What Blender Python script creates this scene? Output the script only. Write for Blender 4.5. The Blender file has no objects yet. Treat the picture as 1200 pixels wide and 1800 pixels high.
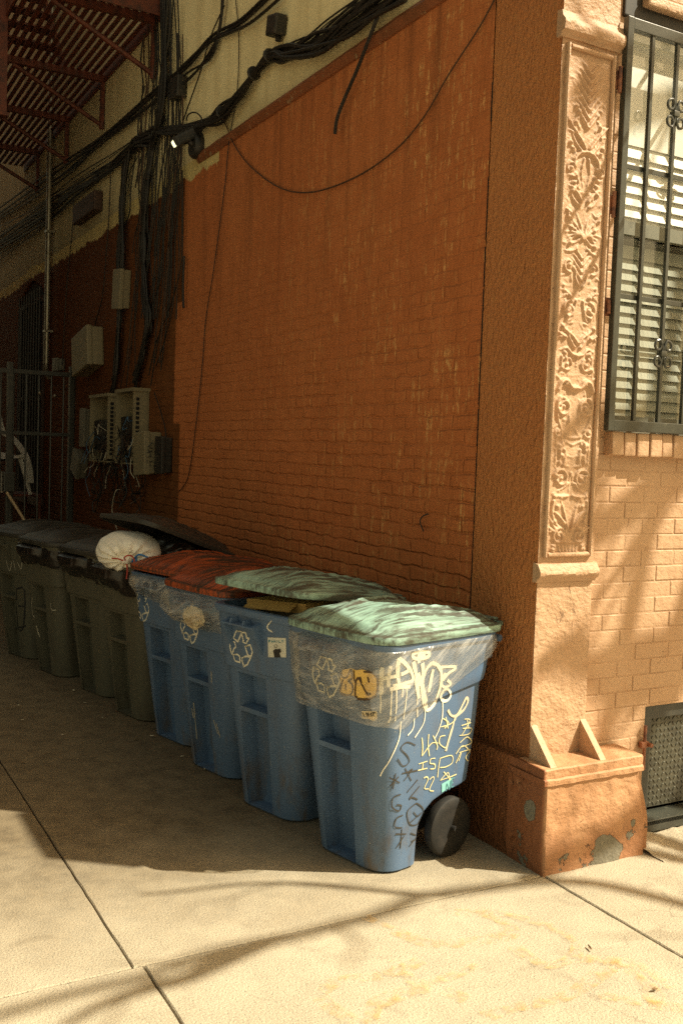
import bpy, bmesh, math, random
from mathutils import Vector, Matrix, noise
from mathutils.bvhtree import BVHTree
random.seed(7)
S = bpy.context.scene
COL = S.collection
R = math.radians
def V(*a): return Vector(a)

# ------------------------------------------------------------------ camera
F = 1750.0
CAM = V(-2.772, -3.157, 1.75)
roll = 0.035; pit = math.atan(103/1753.0); yaw = math.atan(972/1753.0)
FW = V(math.sin(yaw)*math.cos(pit), math.cos(yaw)*math.cos(pit), -math.sin(pit))
rt = V(math.cos(yaw), -math.sin(yaw), 0); up = rt.cross(FW)
RX = rt*math.cos(roll) + up*math.sin(roll)
UY = up*math.cos(roll) - rt*math.sin(roll)
cam = bpy.data.objects.new('camera', bpy.data.cameras.new('camera'))
COL.objects.link(cam)
cam.matrix_world = Matrix(((RX.x, UY.x, -FW.x, CAM.x), (RX.y, UY.y, -FW.y, CAM.y), (RX.z, UY.z, -FW.z, CAM.z), (0, 0, 0, 1)))
cam.data.sensor_fit = 'VERTICAL'; cam.data.sensor_height = 36; cam.data.lens = 35
cam.data.clip_start = .05; cam.data.clip_end = 500
S.camera = cam
def ray(px, py): return FW*F + RX*(px-600) + UY*(900-py)
def on(px, py, axis, val):           # where a sight line meets a real plane of the place
    d = ray(px, py); t = (val-CAM[axis])/d[axis]
    return CAM + d*t
def onwall(px, py, x=.04): return on(px, py, 0, x)
def onfront(px, py, y=.2): return on(px, py, 1, y)
def onground(px, py, z=0): return on(px, py, 2, z)

# ------------------------------------------------------------------ light
AZ, EL = R(52), R(49)
SUN = V(math.cos(EL)*math.sin(AZ), -math.cos(EL)*math.cos(AZ), math.sin(EL))
sl = bpy.data.lights.new('sun', 'SUN'); sl.energy = 4.6; sl.angle = R(.5); sl.color = (1, .92, .72)
so = bpy.data.objects.new('sun', sl); COL.objects.link(so); so.location = (6, -6, 12)
so.rotation_euler = SUN.to_track_quat('Z', 'Y').to_euler()
W = bpy.data.worlds.new('World'); S.world = W; W.use_nodes = True
nt = W.node_tree; bgn = nt.nodes['Background']
sky = nt.nodes.new('ShaderNodeTexSky'); sky.sky_type = 'NISHITA'; sky.sun_disc = False
sky.sun_elevation = EL; sky.sun_rotation = R(128); sky.dust_density = 3.0; sky.air_density = 1.0; sky.ozone_density = .6
mx = nt.nodes.new('ShaderNodeMixRGB'); mx.blend_type = 'MULTIPLY'; mx.inputs[0].default_value = 1
mx.inputs[2].default_value = (1.0, .74, .37, 1)
nt.links.new(sky.outputs[0], mx.inputs[1]); nt.links.new(mx.outputs[0], bgn.inputs[0])
bgn.inputs[1].default_value = .11
S.view_settings.view_transform = 'Standard'; S.view_settings.look = 'None'
S.view_settings.exposure = 1.0; S.view_settings.gamma = 1
S.cycles.max_bounces = 8; S.cycles.diffuse_bounces = 5; S.cycles.transparent_max_bounces = 24
S.cycles.use_denoising = False

# ------------------------------------------------------------------ materials
class NT:
    def __init__(s, name):
        s.m = bpy.data.materials.new(name); s.m.use_nodes = True
        s.t = s.m.node_tree; s.n = s.t.nodes; s.b = s.n['Principled BSDF']; s.out = s.n['Material Output']
        tc = s.n.new('ShaderNodeTexCoord'); s.obj = tc.outputs['Object']
    def new(s, k, **kw):
        q = s.n.new(k)
        for a, v in kw.items(): setattr(q, a, v)
        return q
    def link(s, a, b): s.t.links.new(a, b)
    def rnd(s):                       # shift the pattern from copy to copy
        oi = s.new('ShaderNodeObjectInfo'); mu = s.new('ShaderNodeVectorMath', operation='ADD')
        sc = s.new('ShaderNodeMath', operation='MULTIPLY'); sc.inputs[1].default_value = 37
        s.link(oi.outputs['Random'], sc.inputs[0]); s.link(s.obj, mu.inputs[0]); s.link(sc.outputs[0], mu.inputs[1])
        s.obj = mu.outputs[0]
    def noise(s, scale, stretch=(1, 1, 1), detail=6, rough=.6, dist=0, off=0):
        mp = s.new('ShaderNodeMapping'); mp.inputs['Scale'].default_value = stretch
        mp.inputs['Location'].default_value = (off, off*.7, off*1.3)
        s.link(s.obj, mp.inputs[0])
        q = s.new('ShaderNodeTexNoise'); q.inputs['Scale'].default_value = scale; q.inputs['Detail'].default_value = detail
        q.inputs['Roughness'].default_value = rough; q.inputs['Distortion'].default_value = dist
        s.link(mp.outputs[0], q.inputs['Vector']); return q.outputs['Fac']
    def ramp(s, fac, lo, hi):
        mr = s.new('ShaderNodeMapRange'); mr.inputs[1].default_value = lo; mr.inputs[2].default_value = hi
        s.link(fac, mr.inputs[0]); return mr.outputs[0]
    def math(s, op, a, b=None):
        q = s.new('ShaderNodeMath', operation=op)
        for k, x in enumerate((a, b)):
            if x is None: continue
            if hasattr(x, 'is_output'): s.link(x, q.inputs[k])
            else: q.inputs[k].default_value = x
        return q.outputs[0]
    def mix(s, fac, a, b):
        q = s.new('ShaderNodeMixRGB')
        for k, x in zip((0, 1, 2), (fac, a, b)):
            if hasattr(x, 'is_output'): s.link(x, q.inputs[k])
            elif k == 0: q.inputs[0].default_value = x
            else: q.inputs[k].default_value = (*x, 1)
        return q.outputs[0]
    def xyz(s):
        q = s.new('ShaderNodeSeparateXYZ'); s.link(s.obj, q.inputs[0]); return q.outputs
    def bump(s, h, strength, dist, prev=None):
        q = s.new('ShaderNodeBump'); q.inputs['Strength'].default_value = strength; q.inputs['Distance'].default_value = dist
        s.link(h, q.inputs['Height'])
        if prev is not None: s.link(prev, q.inputs['Normal'])
        return q.outputs[0]
    def fin(s, col=None, rough=.6, normal=None, metal=0, spec=.5):
        b = s.b
        if col is not None:
            if hasattr(col, 'is_output'): s.link(col, b.inputs['Base Color'])
            else: b.inputs['Base Color'].default_value = (*col, 1)
        if hasattr(rough, 'is_output'): s.link(rough, b.inputs['Roughness'])
        else: b.inputs['Roughness'].default_value = rough
        b.inputs['Metallic'].default_value = metal; b.inputs['Specular IOR Level'].default_value = spec
        if normal is not None: s.link(normal, b.inputs['Normal'])
        return s.m

def pmat(name, c, rough=.6, spots=(), bumps=(), metal=0, spec=.5, rnd=False):
    """colour + any number of noise-shaped patches + bumps"""
    q = NT(name)
    if rnd: q.rnd()
    col = c
    for k, sp in enumerate(spots):
        c2, scale, lo, hi, amt = sp[:5]; st = sp[5] if len(sp) > 5 else (1, 1, 1)
        f = q.math('MULTIPLY', q.ramp(q.noise(scale, st, off=3.1*k+1), lo, hi), amt)
        col = q.mix(f, col, c2)
    n = None
    for k, bp in enumerate(bumps):
        scale, stg, dist = bp[:3]; st = bp[3] if len(bp) > 3 else (1, 1, 1)
        n = q.bump(q.noise(scale, st, off=5+k), stg, dist, n)
    return q.fin(col, rough, n, metal, spec)

M = {}
def make_materials():
    # concrete of the pavement: trowelled, speckled, stained; dirtier inside the alley
    q = NT('concrete'); x, y, z = q.xyz()
    big = q.ramp(q.noise(1.3, detail=4), .35, .7); mid = q.ramp(q.noise(9, detail=8, rough=.7, off=4), .42, .72)
    fine = q.ramp(q.noise(140, detail=3, off=9), .35, .75); pit_ = q.ramp(q.noise(60, detail=4, off=2), .66, .74)
    col = q.mix(big, (.42, .365, .27), (.31, .265, .19)); col = q.mix(q.math('MULTIPLY', mid, .75), col, (.28, .245, .18))
    col = q.mix(q.math('MULTIPLY', fine, .6), col, (.55, .49, .37)); col = q.mix(q.math('MULTIPLY', pit_, .6), col, (.16, .125, .08))
    spk = q.ramp(q.noise(170, detail=2, off=33), .60, .66); col = q.mix(q.math('MULTIPLY', spk, .85), col, (.14, .12, .085))
    stn = q.ramp(q.noise(4.5, detail=9, rough=.7, dist=.6, off=41), .56, .72); col = q.mix(q.math('MULTIPLY', stn, .6), col, (.22, .185, .13))
    vo = q.new('ShaderNodeTexVoronoi'); vo.feature = 'DISTANCE_TO_EDGE'; vo.inputs['Scale'].default_value = .8
    vn = q.new('ShaderNodeTexNoise'); vn.inputs['Scale'].default_value = 5; vn.inputs['Detail'].default_value = 7; q.link(q.obj, vn.inputs['Vector'])
    vs_ = q.new('ShaderNodeVectorMath', operation='SCALE'); vs_.inputs['Scale'].default_value = .35; q.link(vn.outputs['Color'], vs_.inputs[0])
    va = q.new('ShaderNodeVectorMath', operation='ADD'); q.link(q.obj, va.inputs[0]); q.link(vs_.outputs[0], va.inputs[1]); q.link(va.outputs[0], vo.inputs['Vector'])
    hair = q.math('MULTIPLY', q.ramp(vo.outputs['Distance'], .0045, .0015), q.ramp(q.noise(1.1, detail=3, off=101), .50, .60)); col = q.mix(q.math('MULTIPLY', hair, .3), col, (.10, .08, .055))
    gum = q.new('ShaderNodeTexVoronoi'); gum.inputs['Scale'].default_value = 4.2; q.link(va.outputs[0], gum.inputs['Vector'])
    gm_ = q.math('MULTIPLY', q.ramp(gum.outputs['Distance'], .075, .055), q.ramp(q.noise(1.9, detail=2, off=111), .54, .58)); col = q.mix(q.math('MULTIPLY', gm_, .5), col, (.16, .135, .10))
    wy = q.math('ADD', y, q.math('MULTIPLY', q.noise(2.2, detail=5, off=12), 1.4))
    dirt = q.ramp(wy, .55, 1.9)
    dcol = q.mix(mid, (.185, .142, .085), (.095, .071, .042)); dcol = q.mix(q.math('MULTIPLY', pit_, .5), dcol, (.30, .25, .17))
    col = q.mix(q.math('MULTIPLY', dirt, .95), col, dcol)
    n = q.bump(q.noise(3, (60, 1.5, 1), detail=3, off=1), .12, .006)
    n = q.bump(q.noise(120, detail=4), .8, .007, n); n = q.bump(q.noise(22, detail=6, off=7), .25, .006, n)
    M['concrete'] = q.fin(col, .85, n, spec=.3)
    M['soil'] = pmat('joint_dirt', (.06, .045, .03), .95, [((.11, .085, .05), 30, .4, .6, 1)], [(60, .6, .01)])
    M['asphalt'] = pmat('asphalt', (.05, .047, .042), .9, [((.08, .075, .065), 6, .4, .7, 1)], [(150, .5, .006)])
    # painted brick of the alley side: bricks under many coats, ochre drips with painted-in sheen, darker patch round the cables, dirty bottom
    q = NT('painted_brick'); x, y, z = q.xyz()
    cv = q.new('ShaderNodeCombineXYZ'); q.link(y, cv.inputs[0]); q.link(z, cv.inputs[1])
    wv = q.new('ShaderNodeVectorMath', operation='ADD')
    nz = q.new('ShaderNodeTexNoise'); nz.inputs['Scale'].default_value = 9; q.link(q.obj, nz.inputs['Vector'])
    sc = q.new('ShaderNodeVectorMath', operation='SCALE'); sc.inputs['Scale'].default_value = .036
    q.link(nz.outputs['Color'], sc.inputs[0]); q.link(cv.outputs[0], wv.inputs[0]); q.link(sc.outputs[0], wv.inputs[1])
    bt = q.new('ShaderNodeTexBrick'); bt.inputs['Scale'].default_value = 1; bt.inputs['Brick Width'].default_value = .215
    bt.inputs['Row Height'].default_value = .0705; bt.inputs['Mortar Size'].default_value = .012; bt.inputs['Mortar Smooth'].default_value = 1.0
    q.link(wv.outputs[0], bt.inputs['Vector'])
    br = bt.outputs['Fac']
    big = q.ramp(q.noise(.9, detail=5), .3, .7); mid = q.ramp(q.noise(7, detail=7, off=3), .35, .7)
    col = q.mix(big, (.46, .152, .055), (.53, .188, .068)); col = q.mix(q.math('MULTIPLY', mid, .5), col, (.39, .128, .042))
    # courses show stronger low on the wall, the upper wall is smeared over
    low = q.ramp(z, 3.3, 1.2)
    col = q.mix(q.math('MULTIPLY', q.math('MULTIPLY', q.math('MULTIPLY', br, q.ramp(q.noise(3.1, detail=4, off=19), .3, .6)), low), .07), col, (.17, .06, .026))
    # ochre drips that also paint in the golden sheen, denser towards the corner
    drip_sheen = q.math('MAXIMUM', q.ramp(q.noise(20, (1, 1.6, .30), detail=6, rough=.62, off=8), .555, .625), q.ramp(q.noise(34, (1, 1.5, .2), detail=6, rough=.6, off=28), .59, .65))
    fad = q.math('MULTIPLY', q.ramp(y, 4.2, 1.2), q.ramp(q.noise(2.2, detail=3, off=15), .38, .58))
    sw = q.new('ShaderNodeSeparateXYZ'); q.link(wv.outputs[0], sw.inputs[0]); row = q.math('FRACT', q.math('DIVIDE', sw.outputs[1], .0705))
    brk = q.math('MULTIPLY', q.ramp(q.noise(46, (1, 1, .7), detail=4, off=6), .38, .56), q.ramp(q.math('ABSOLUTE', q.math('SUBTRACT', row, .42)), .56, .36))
    col = q.mix(q.math('MULTIPLY', q.math('MULTIPLY', drip_sheen, fad), q.math('MULTIPLY', brk, .9)), col, (.72, .40, .155))
    chip = q.ramp(q.noise(13, (1, 1, .6), detail=8, rough=.7, off=21), .685, .715)
    col = q.mix(q.math('MULTIPLY', chip, .8), col, (.62, .46, .24))
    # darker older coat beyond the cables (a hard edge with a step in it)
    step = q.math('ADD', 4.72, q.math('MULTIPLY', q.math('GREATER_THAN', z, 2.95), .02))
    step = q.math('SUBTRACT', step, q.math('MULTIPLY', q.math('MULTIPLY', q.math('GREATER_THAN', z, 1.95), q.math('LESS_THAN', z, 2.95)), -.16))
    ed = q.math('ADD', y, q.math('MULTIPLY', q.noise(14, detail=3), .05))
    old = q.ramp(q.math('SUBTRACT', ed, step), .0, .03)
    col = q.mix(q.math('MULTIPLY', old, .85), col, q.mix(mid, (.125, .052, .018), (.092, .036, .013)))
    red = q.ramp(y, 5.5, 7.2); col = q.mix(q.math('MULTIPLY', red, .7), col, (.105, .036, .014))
    grime_shade = q.ramp(q.math('ADD', z, q.math('MULTIPLY', q.noise(3, detail=6, off=2), .8)), 1.5, .5)
    col = q.mix(q.math('MULTIPLY', grime_shade, .55), col, (.085, .036, .018))
    soot = q.math('MULTIPLY', q.ramp(q.noise(5, (1, 2.2, .13), detail=6, off=51), .50, .70), q.ramp(z, 2.2, 4.0)); col = q.mix(q.math('MULTIPLY', soot, .5), col, (.12, .05, .024))
    # brown stops at a ragged line, cream above (only beyond the moulding)
    zz = q.math('ADD', z, q.math('MULTIPLY', q.noise(5, detail=7, off=11), .22)); zz = q.math('ADD', zz, q.math('MULTIPLY', q.noise(40, (1, 1, .2), detail=2), .06))
    crm = q.math('MULTIPLY', q.ramp(zz, 4.05, 4.06), q.math('GREATER_THAN', y, 4.0))
    streak = q.ramp(q.noise(7, (1, 1, .12), detail=6, off=14), .45, .75)
    ccol = q.mix(q.math('MULTIPLY', streak, .5), (.62, .50, .22), (.28, .21, .095))
    col = q.mix(crm, col, ccol)
    n = q.bump(q.math('MULTIPLY', q.math('MULTIPLY', br, q.ramp(q.noise(4, detail=5, off=91), .25, .6)), q.math('ADD', .25, low)), .75, -.010)
    n = q.bump(bt.outputs['Color'], .3, .004, n); n = q.bump(q.noise(55, (1, 1, .45), detail=5), .9, .006, n); n = q.bump(q.noise(6, detail=6, off=4), .8, .02, n)
    n = q.bump(q.math('MULTIPLY', chip, 1.), .5, -.004, n)
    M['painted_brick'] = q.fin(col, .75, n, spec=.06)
    # rough stucco strip at the corner
    q = NT('stucco'); x, y, z = q.xyz()
    big = q.ramp(q.noise(1.1, detail=5), .3, .7)
    col = q.mix(big, (.49, .185, .062), (.57, .235, .080)); col = q.mix(q.math('MULTIPLY', q.ramp(q.noise(30, (1, 1, .6), off=3), .56, .66), .22), col, (.62, .33, .11))
    grime_shade = q.ramp(q.math('ADD', z, q.math('MULTIPLY', q.noise(3, detail=6, off=2), .6)), 1.25, .55)
    col = q.mix(q.math('MULTIPLY', grime_shade, .8), col, (.11, .042, .02))  # grime low down, its colour deepened for the shade behind the bin
    n = q.bump(q.noise(60, (1, 1, .6), detail=4, rough=.55), 1.0, .03); n = q.bump(q.noise(11, detail=5, off=4), .4, .01, n)
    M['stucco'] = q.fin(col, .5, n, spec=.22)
    q = NT('cream_stucco'); x, y, z = q.xyz()
    streak = q.ramp(q.noise(7, (1, 1, .12), detail=6, off=14), .45, .75); blot = q.ramp(q.noise(2.4, detail=8), .45, .7)
    col = q.mix(q.math('MULTIPLY', streak, .55), (.90, .79, .46), (.55, .44, .22)); col = q.mix(q.math('MULTIPLY', blot, .35), col, (.62, .50, .25))
    spk = q.ramp(q.noise(26, detail=6, off=7), .66, .72); col = q.mix(q.math('MULTIPLY', spk, .6), col, (.12, .09, .045))
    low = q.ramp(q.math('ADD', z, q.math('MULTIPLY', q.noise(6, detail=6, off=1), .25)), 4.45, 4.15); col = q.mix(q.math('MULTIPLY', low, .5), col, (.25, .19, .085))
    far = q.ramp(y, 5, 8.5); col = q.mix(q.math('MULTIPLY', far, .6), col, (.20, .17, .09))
    n = q.bump(q.noise(50, detail=4), .5, .005)
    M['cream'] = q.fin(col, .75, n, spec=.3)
    M['trim_paint'] = pmat('trim_paint', (.25, .085, .034), .5, [((.40, .30, .17), 18, .6, .68, .8), ((.12, .05, .02), 5, .45, .7, .6)], [(50, .5, .005)])
    # tan paint of the street front
    tan = (.51, .335, .205)
    def tanmat(name, b, fine=60, chips=True):
        q = NT(name)
        big = q.ramp(q.noise(2.5, detail=6), .3, .7); col = q.mix(big, tan, (.44, .27, .155))
        col = q.mix(q.math('MULTIPLY', q.ramp(q.noise(14, detail=7, off=3), .55, .75), .35), col, (.36, .19, .095))
        n = None
        for k, (s_, st_, d_) in enumerate(b): n = q.bump(q.noise(s_, detail=5, off=4*k), st_, d_, n)
        if chips:
            cr = q.ramp(q.noise(11, (1, 1, .8), detail=9, rough=.72, dist=1.6, off=9), .655, .675)
            col = q.mix(q.math('MULTIPLY', cr, .45), col, (.20, .09, .04)); n = q.bump(cr, .8, .006, n)
        M[name] = q.fin(col, .55, n, spec=.4)
    tanmat('tan_brick', [(70, .6, .005), (16, .6, .012)])
    tanmat('tan_stucco', [(75, .8, .006), (13, .8, .02)])
    tanmat('tan_relief', [(90, .7, .005), (24, .6, .009)])
    tanmat('plinth_tan', [(60, .8, .006), (14, .8, .015)])
    q = NT('plinth_paint'); x, y, z = q.xyz()
    big = q.ramp(q.noise(3, detail=6), .3, .7); col = q.mix(big, (.47, .27, .145), (.40, .205, .10))
    lo = q.ramp(q.math('ADD', z, q.math('MULTIPLY', q.noise(7, detail=7, off=3), .45)), .48, .2); col = q.mix(q.math('MULTIPLY', lo, .6), col, (.27, .115, .055))
    wear = q.ramp(q.math('SUBTRACT', q.noise(9, detail=8, rough=.65, off=31), q.math('MULTIPLY', z, .5)), .545, .56)
    def spot(u, cu_, su, v, cv_, sv, gate):
        e1 = q.math('POWER', q.math('DIVIDE', q.math('SUBTRACT', u, cu_), su), 2); e2 = q.math('POWER', q.math('DIVIDE', q.math('SUBTRACT', v, cv_), sv), 2)
        d = q.math('ADD', q.math('ADD', e1, e2), q.math('MULTIPLY', q.math('SUBTRACT', q.noise(13, detail=6, off=61), .5), 2.6))
        return q.math('MULTIPLY', q.ramp(d, 1.0, .93), gate)
    wear = q.math('MAXIMUM', wear, spot(x, .37, .085, z, .04, .075, q.math('LESS_THAN', y, .06)))
    wear = q.math('MAXIMUM', wear, spot(y, .085, .04, z, .26, .045, q.math('LESS_THAN', x, .02)))
    col = q.mix(wear, col, q.mix(q.noise(60), (.25, .23, .175), (.11, .10, .075)))
    col = q.mix(q.math('MULTIPLY', q.ramp(q.math('ADD', x, q.math('MULTIPLY', q.noise(20), .012)), .016, .008), q.math('SUBTRACT', 1, wear)), col, (.23, .088, .036))
    crk = q.ramp(q.noise(6, (1, 1, .8), detail=10, rough=.72, dist=1.8, off=71), .665, .68); col = q.mix(q.math('MULTIPLY', crk, .7), col, (.10, .05, .03))
    n = q.bump(q.noise(60, detail=5), .5, .004); n = q.bump(q.noise(14, detail=7), .9, .02, n); n = q.bump(wear, 1, -.012, n); n = q.bump(crk, 1, -.008, n)
    M['plinth'] = q.fin(col, .6, n, spec=.35)
    M['bare_patch'] = pmat('bare_cement', (.27, .26, .205), .9, [((.15, .14, .11), 25, .4, .65, 1)], [(70, .8, .006)])
    M['iron'] = pmat('painted_iron', (.030, .031, .025), .42, [((.07, .066, .05), 14, .5, .7, .6)], [(80, .2, .002)], spec=.6)
    M['guard_iron'] = pmat('guard_paint', (.040, .043, .034), .30, [((.02, .02, .016), 9, .5, .7, .8), ((.10, .10, .075), 30, .62, .7, .6)], [(80, .2, .002)], spec=.7)
    M['plate'] = pmat('tread_plate', (.085, .083, .060), .38, [((.045, .043, .032), 12, .45, .65, .9), ((.19, .17, .12), 45, .6, .7, .5)], [(120, .2, .001)], metal=.35, spec=.6)
    M['rust'] = pmat('rusty_red_paint', (.13, .030, .013), .6, [((.05, .016, .01), 12, .45, .65, .9)], [(60, .4, .003)])
    M['hinge'] = pmat('hinge_paint', (.26, .10, .05), .5, [((.08, .03, .02), 25, .45, .6, .9)], [(60, .3, .002)])
    M['cable'] = pmat('cable_rubber', (.014, .012, .009), .55, [((.04, .034, .024), 20, .55, .7, .7)], [])
    M['cable_brown'] = pmat('cable_brown', (.06, .03, .014), .6, [], [])
    M['wire_white'] = pmat('bright_wire', (.42, .38, .28), .5)
    M['wire_blue'] = pmat('blue_wire', (.05, .12, .2), .5)
    M['steel'] = pmat('galvanised_pipe', (.34, .31, .24), .35, [((.18, .15, .10), 15, .45, .65, .7)], [], metal=.7)
    M['beige_box'] = pmat('beige_plastic', (.21, .175, .10), .55, [((.20, .16, .09), 9, .5, .7, .7)], [(60, .15, .002)])
    M['grey_box'] = pmat('grey_metal_box', (.14, .13, .095), .5, [((.10, .09, .06), 12, .5, .7, .7)], [])
    M['dark_box'] = pmat('dark_metal', (.02, .018, .014), .5, [((.05, .04, .03), 15, .5, .7, .7)], [])
    M['brownbox'] = pmat('painted_tray', (.05, .022, .012), .6, [((.03, .016, .01), 15, .5, .7, .7)], [])
    M['void'] = pmat('shut_in_dark', (.006, .005, .004), .9)
    # bins
    def plastic(name, c, dirt, dust):
        q = NT(name); q.rnd()
        tc = q.new('ShaderNodeTexCoord'); sp = q.new('ShaderNodeSeparateXYZ'); q.link(tc.outputs['Object'], sp.inputs[0]); z = sp.outputs[2]
        f = q.ramp(q.noise(3, detail=6), .35, .7); col = q.mix(q.math('MULTIPLY', f, .35), c, tuple(k*.7 for k in c))
        d = q.ramp(q.noise(10, (1, 1, .35), detail=8, rough=.65, off=5), .5, .72)
        lowz = q.math('ADD', .42, q.ramp(q.math('ADD', z, q.math('MULTIPLY', q.noise(5, off=8), .4)), .62, .12))
        col = q.mix(q.math('MULTIPLY', q.math('MULTIPLY', d, lowz), .85), col, dirt)
        spk = q.ramp(q.noise(95, detail=2, off=2), .715, .74); col = q.mix(q.math('MULTIPLY', spk, .7), col, dust)
        scr = q.ramp(q.noise(30, (1, 1, .12), detail=5, off=17), .70, .74); col = q.mix(q.math('MULTIPLY', scr, .35), col, dust)
        n = q.bump(q.noise(260, detail=2), .12, .001); n = q.bump(q.noise(5, detail=3), .12, .012, n)
        M[name] = q.fin(col, q.math('ADD', .42, q.math('MULTIPLY', d, .3)), n, spec=.4)
    plastic('blue_plastic', (.100, .165, .275), (.115, .085, .05), (.40, .40, .34))
    plastic('grey_plastic', (.105, .10, .070), (.06, .045, .028), (.26, .25, .19))
    def lidmat(name, c, c2, dark, wear):
        q = NT(name); q.rnd()
        f = q.ramp(q.noise(3, detail=5), .35, .7); col = q.mix(f, c, c2)
        st = q.ramp(q.noise(3.2, (.9, 2.0, 1), detail=7, rough=.62, dist=.25, off=3), wear, wear+.12)
        brk = q.ramp(q.noise(20, (.14, 2.6, 1), detail=8, rough=.66, off=23), .38, .60)
        col = q.mix(q.math('MULTIPLY', q.math('MULTIPLY', st, brk), .92), col, dark)
        hp = q.ramp(q.noise(7, (.45, 1.7, 1), detail=10, rough=.72, dist=.3, off=31), wear+.17, wear+.23); col = q.mix(q.math('MULTIPLY', hp, .75), col, dark)
        sc = q.ramp(q.noise(36, (.07, 2.2, 1), detail=6, rough=.66, off=9), .61, .67); col = q.mix(q.math('MULTIPLY', sc, .55), col, dark)
        pt = q.ramp(q.noise(70, detail=8, rough=.72, off=13), .62, .69); col = q.mix(q.math('MULTIPLY', pt, .5), col, dark)
        tc = q.new('ShaderNodeTexCoord'); sp = q.new('ShaderNodeSeparateXYZ'); q.link(tc.outputs['Object'], sp.inputs[0])
        t = q.math('DIVIDE', q.math('ADD', sp.outputs[0], .405), .723); t2 = q.math('MULTIPLY', t, t); ay = q.math('ABSOLUTE', sp.outputs[1])
        gr = None
        for c0, c1, o_, w_ in ((.085, .17, .022, .014), (.165, .12, .020, .012), (.085, .17, -.024, .010)):
            d = q.math('ABSOLUTE', q.math('SUBTRACT', ay, q.math('ADD', c0+o_, q.math('MULTIPLY', t2, c1))))
            d = q.math('ADD', d, q.math('MULTIPLY', q.math('SUBTRACT', q.noise(22, (.6, 1.5, 1), detail=6, off=77), .5), .05))
            k_ = q.ramp(d, w_, w_*.45); gr = k_ if gr is None else q.math('MAXIMUM', gr, k_)
        gr = q.math('MULTIPLY', gr, q.ramp(t, .18, .34))
        col = q.mix(q.math('MULTIPLY', gr, .85), col, dark)
        ed = q.ramp(q.math('ADD', q.math('ABSOLUTE', q.math('SUBTRACT', sp.outputs[2], 1.031)), q.math('MULTIPLY', q.noise(30, detail=5, off=88), .016)), .014, .009); col = q.mix(q.math('MULTIPLY', ed, .8), col, dark)
        n = q.bump(q.noise(40, (.5, 1.5, 1), detail=5), .3, .003)
        M[name] = q.fin(col, .5, n, spec=.4)
    lidmat('mint_lid', (.27, .44, .36), (.36, .53, .44), (.055, .048, .035), .36)
    lidmat('orange_lid', (.50, .092, .02), (.33, .068, .022), (.045, .028, .018), .38)
    lidmat('black_lid', (.035, .033, .027), (.05, .047, .038), (.018, .016, .012), .52)
    M['lid_edge_dark'] = M['black_lid']
    M['rubber'] = pmat('tyre_rubber', (.011, .010, .008), .7, [((.035, .028, .02), 12, .5, .7, .6)], [(40, .3, .003)])
    M['hub'] = pmat('wheel_plastic', (.011, .010, .009), .7, [((.03, .025, .018), 18, .5, .7, .7)], [(30, .3, .004)])
    M['chalk'] = pmat('scuffed_white', (.55, .50, .38), .7)
    M['white_print'] = pmat('white_print', (.72, .70, .58), .6, [((.30, .33, .36), 60, .58, .66, .8)])
    M['spray_white'] = pmat('white_spray_paint', (.80, .78, .66), .5)
    M['marker_yellow'] = pmat('pale_yellow_marker', (.72, .66, .36), .6, [((.2, .28, .36), 90, .60, .68, .7)])
    M['marker_black'] = pmat('black_marker', (.055, .05, .04), .6, [((.08, .12, .18), 80, .6, .68, .6)])
    M['sticker_yellow'] = pmat('yellow_sticker', (.78, .52, .14), .5, [((.55, .36, .10), 20, .55, .7, .4)])
    M['sticker_brown'] = pmat('brown_ink', (.08, .045, .02), .6)
    M['sticker_white'] = pmat('white_sticker', (.66, .66, .56), .5, [((.45, .47, .42), 12, .5, .7, .6)])
    M['sticker_cyan'] = pmat('turquoise_tape', (.25, .60, .56), .5)
    M['ink_teal'] = pmat('teal_ink', (.10, .28, .33), .6)
    M['ink_black'] = pmat('black_ink', (.02, .02, .02), .6)
    M['cardboard'] = pmat('cardboard', (.62, .38, .12), .8, [((.32, .19, .07), 8, .5, .7, .7)], [(60, .2, .002)])
    M['cardboard_print'] = pmat('printed_cardboard', (.10, .075, .035), .7, [((.20, .14, .06), 30, .55, .62, .7)])
    M['white_bag'] = pmat('white_bag', (.92, .88, .77), .4, [((.70, .65, .52), 6, .5, .7, .5)], [(30, .35, .006)])
    M['black_bag'] = pmat('black_bag', (.012, .011, .010), .28, [], [(9, .5, .02), (26, .4, .006)], spec=.6)
    M['red_tie'] = pmat('red_tie', (.45, .05, .03), .4)
    M['blue_tie'] = pmat('blue_tie', (.03, .16, .40), .4)
    M['paper'] = pmat('crumpled_paper', (.66, .56, .36), .8, [((.45, .34, .2), 9, .5, .65, .7)], [(18, .9, .02)])
    M['plastic_chair'] = pmat('white_chair', (.55, .53, .46), .5, [((.30, .26, .2), 9, .5, .7, .6)])
    M['pale_wood'] = pmat('pale_wood', (.52, .38, .22), .6, [((.30, .2, .1), 20, .5, .7, .6, (1, 1, .2))])
    M['bark'] = pmat('bark', (.12, .09, .06), .9, [((.06, .045, .03), 12, .45, .6, .9)], [(20, .8, .03, (1, 1, .3))])
    M['litter'] = pmat('litter_paper', (.50, .44, .32), .8)
    M['leaf'] = pmat('dry_leaf', (.16, .10, .045), .8)
    M['far_brick'] = pmat('far_brick', (.17, .088, .048), .8, [((.11, .055, .03), 3, .4, .65, .8)], [(30, .5, .01)])
    M['buff_brick'] = pmat('buff_brick', (.38, .27, .16), .8, [((.26, .18, .10), 3, .4, .65, .8)], [(30, .5, .01)])
    M['far_glass'] = pmat('far_window_glass', (.03, .035, .035), .1, spec=.8)
    M['stone'] = pmat('stone_trim', (.34, .29, .21), .8, [((.2, .16, .1), 6, .5, .7, .6)])
    M['blind'] = pmat('blind_slat', (.82, .81, .74), .5, [((.66, .65, .57), 5, .5, .7, .5)])
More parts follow.
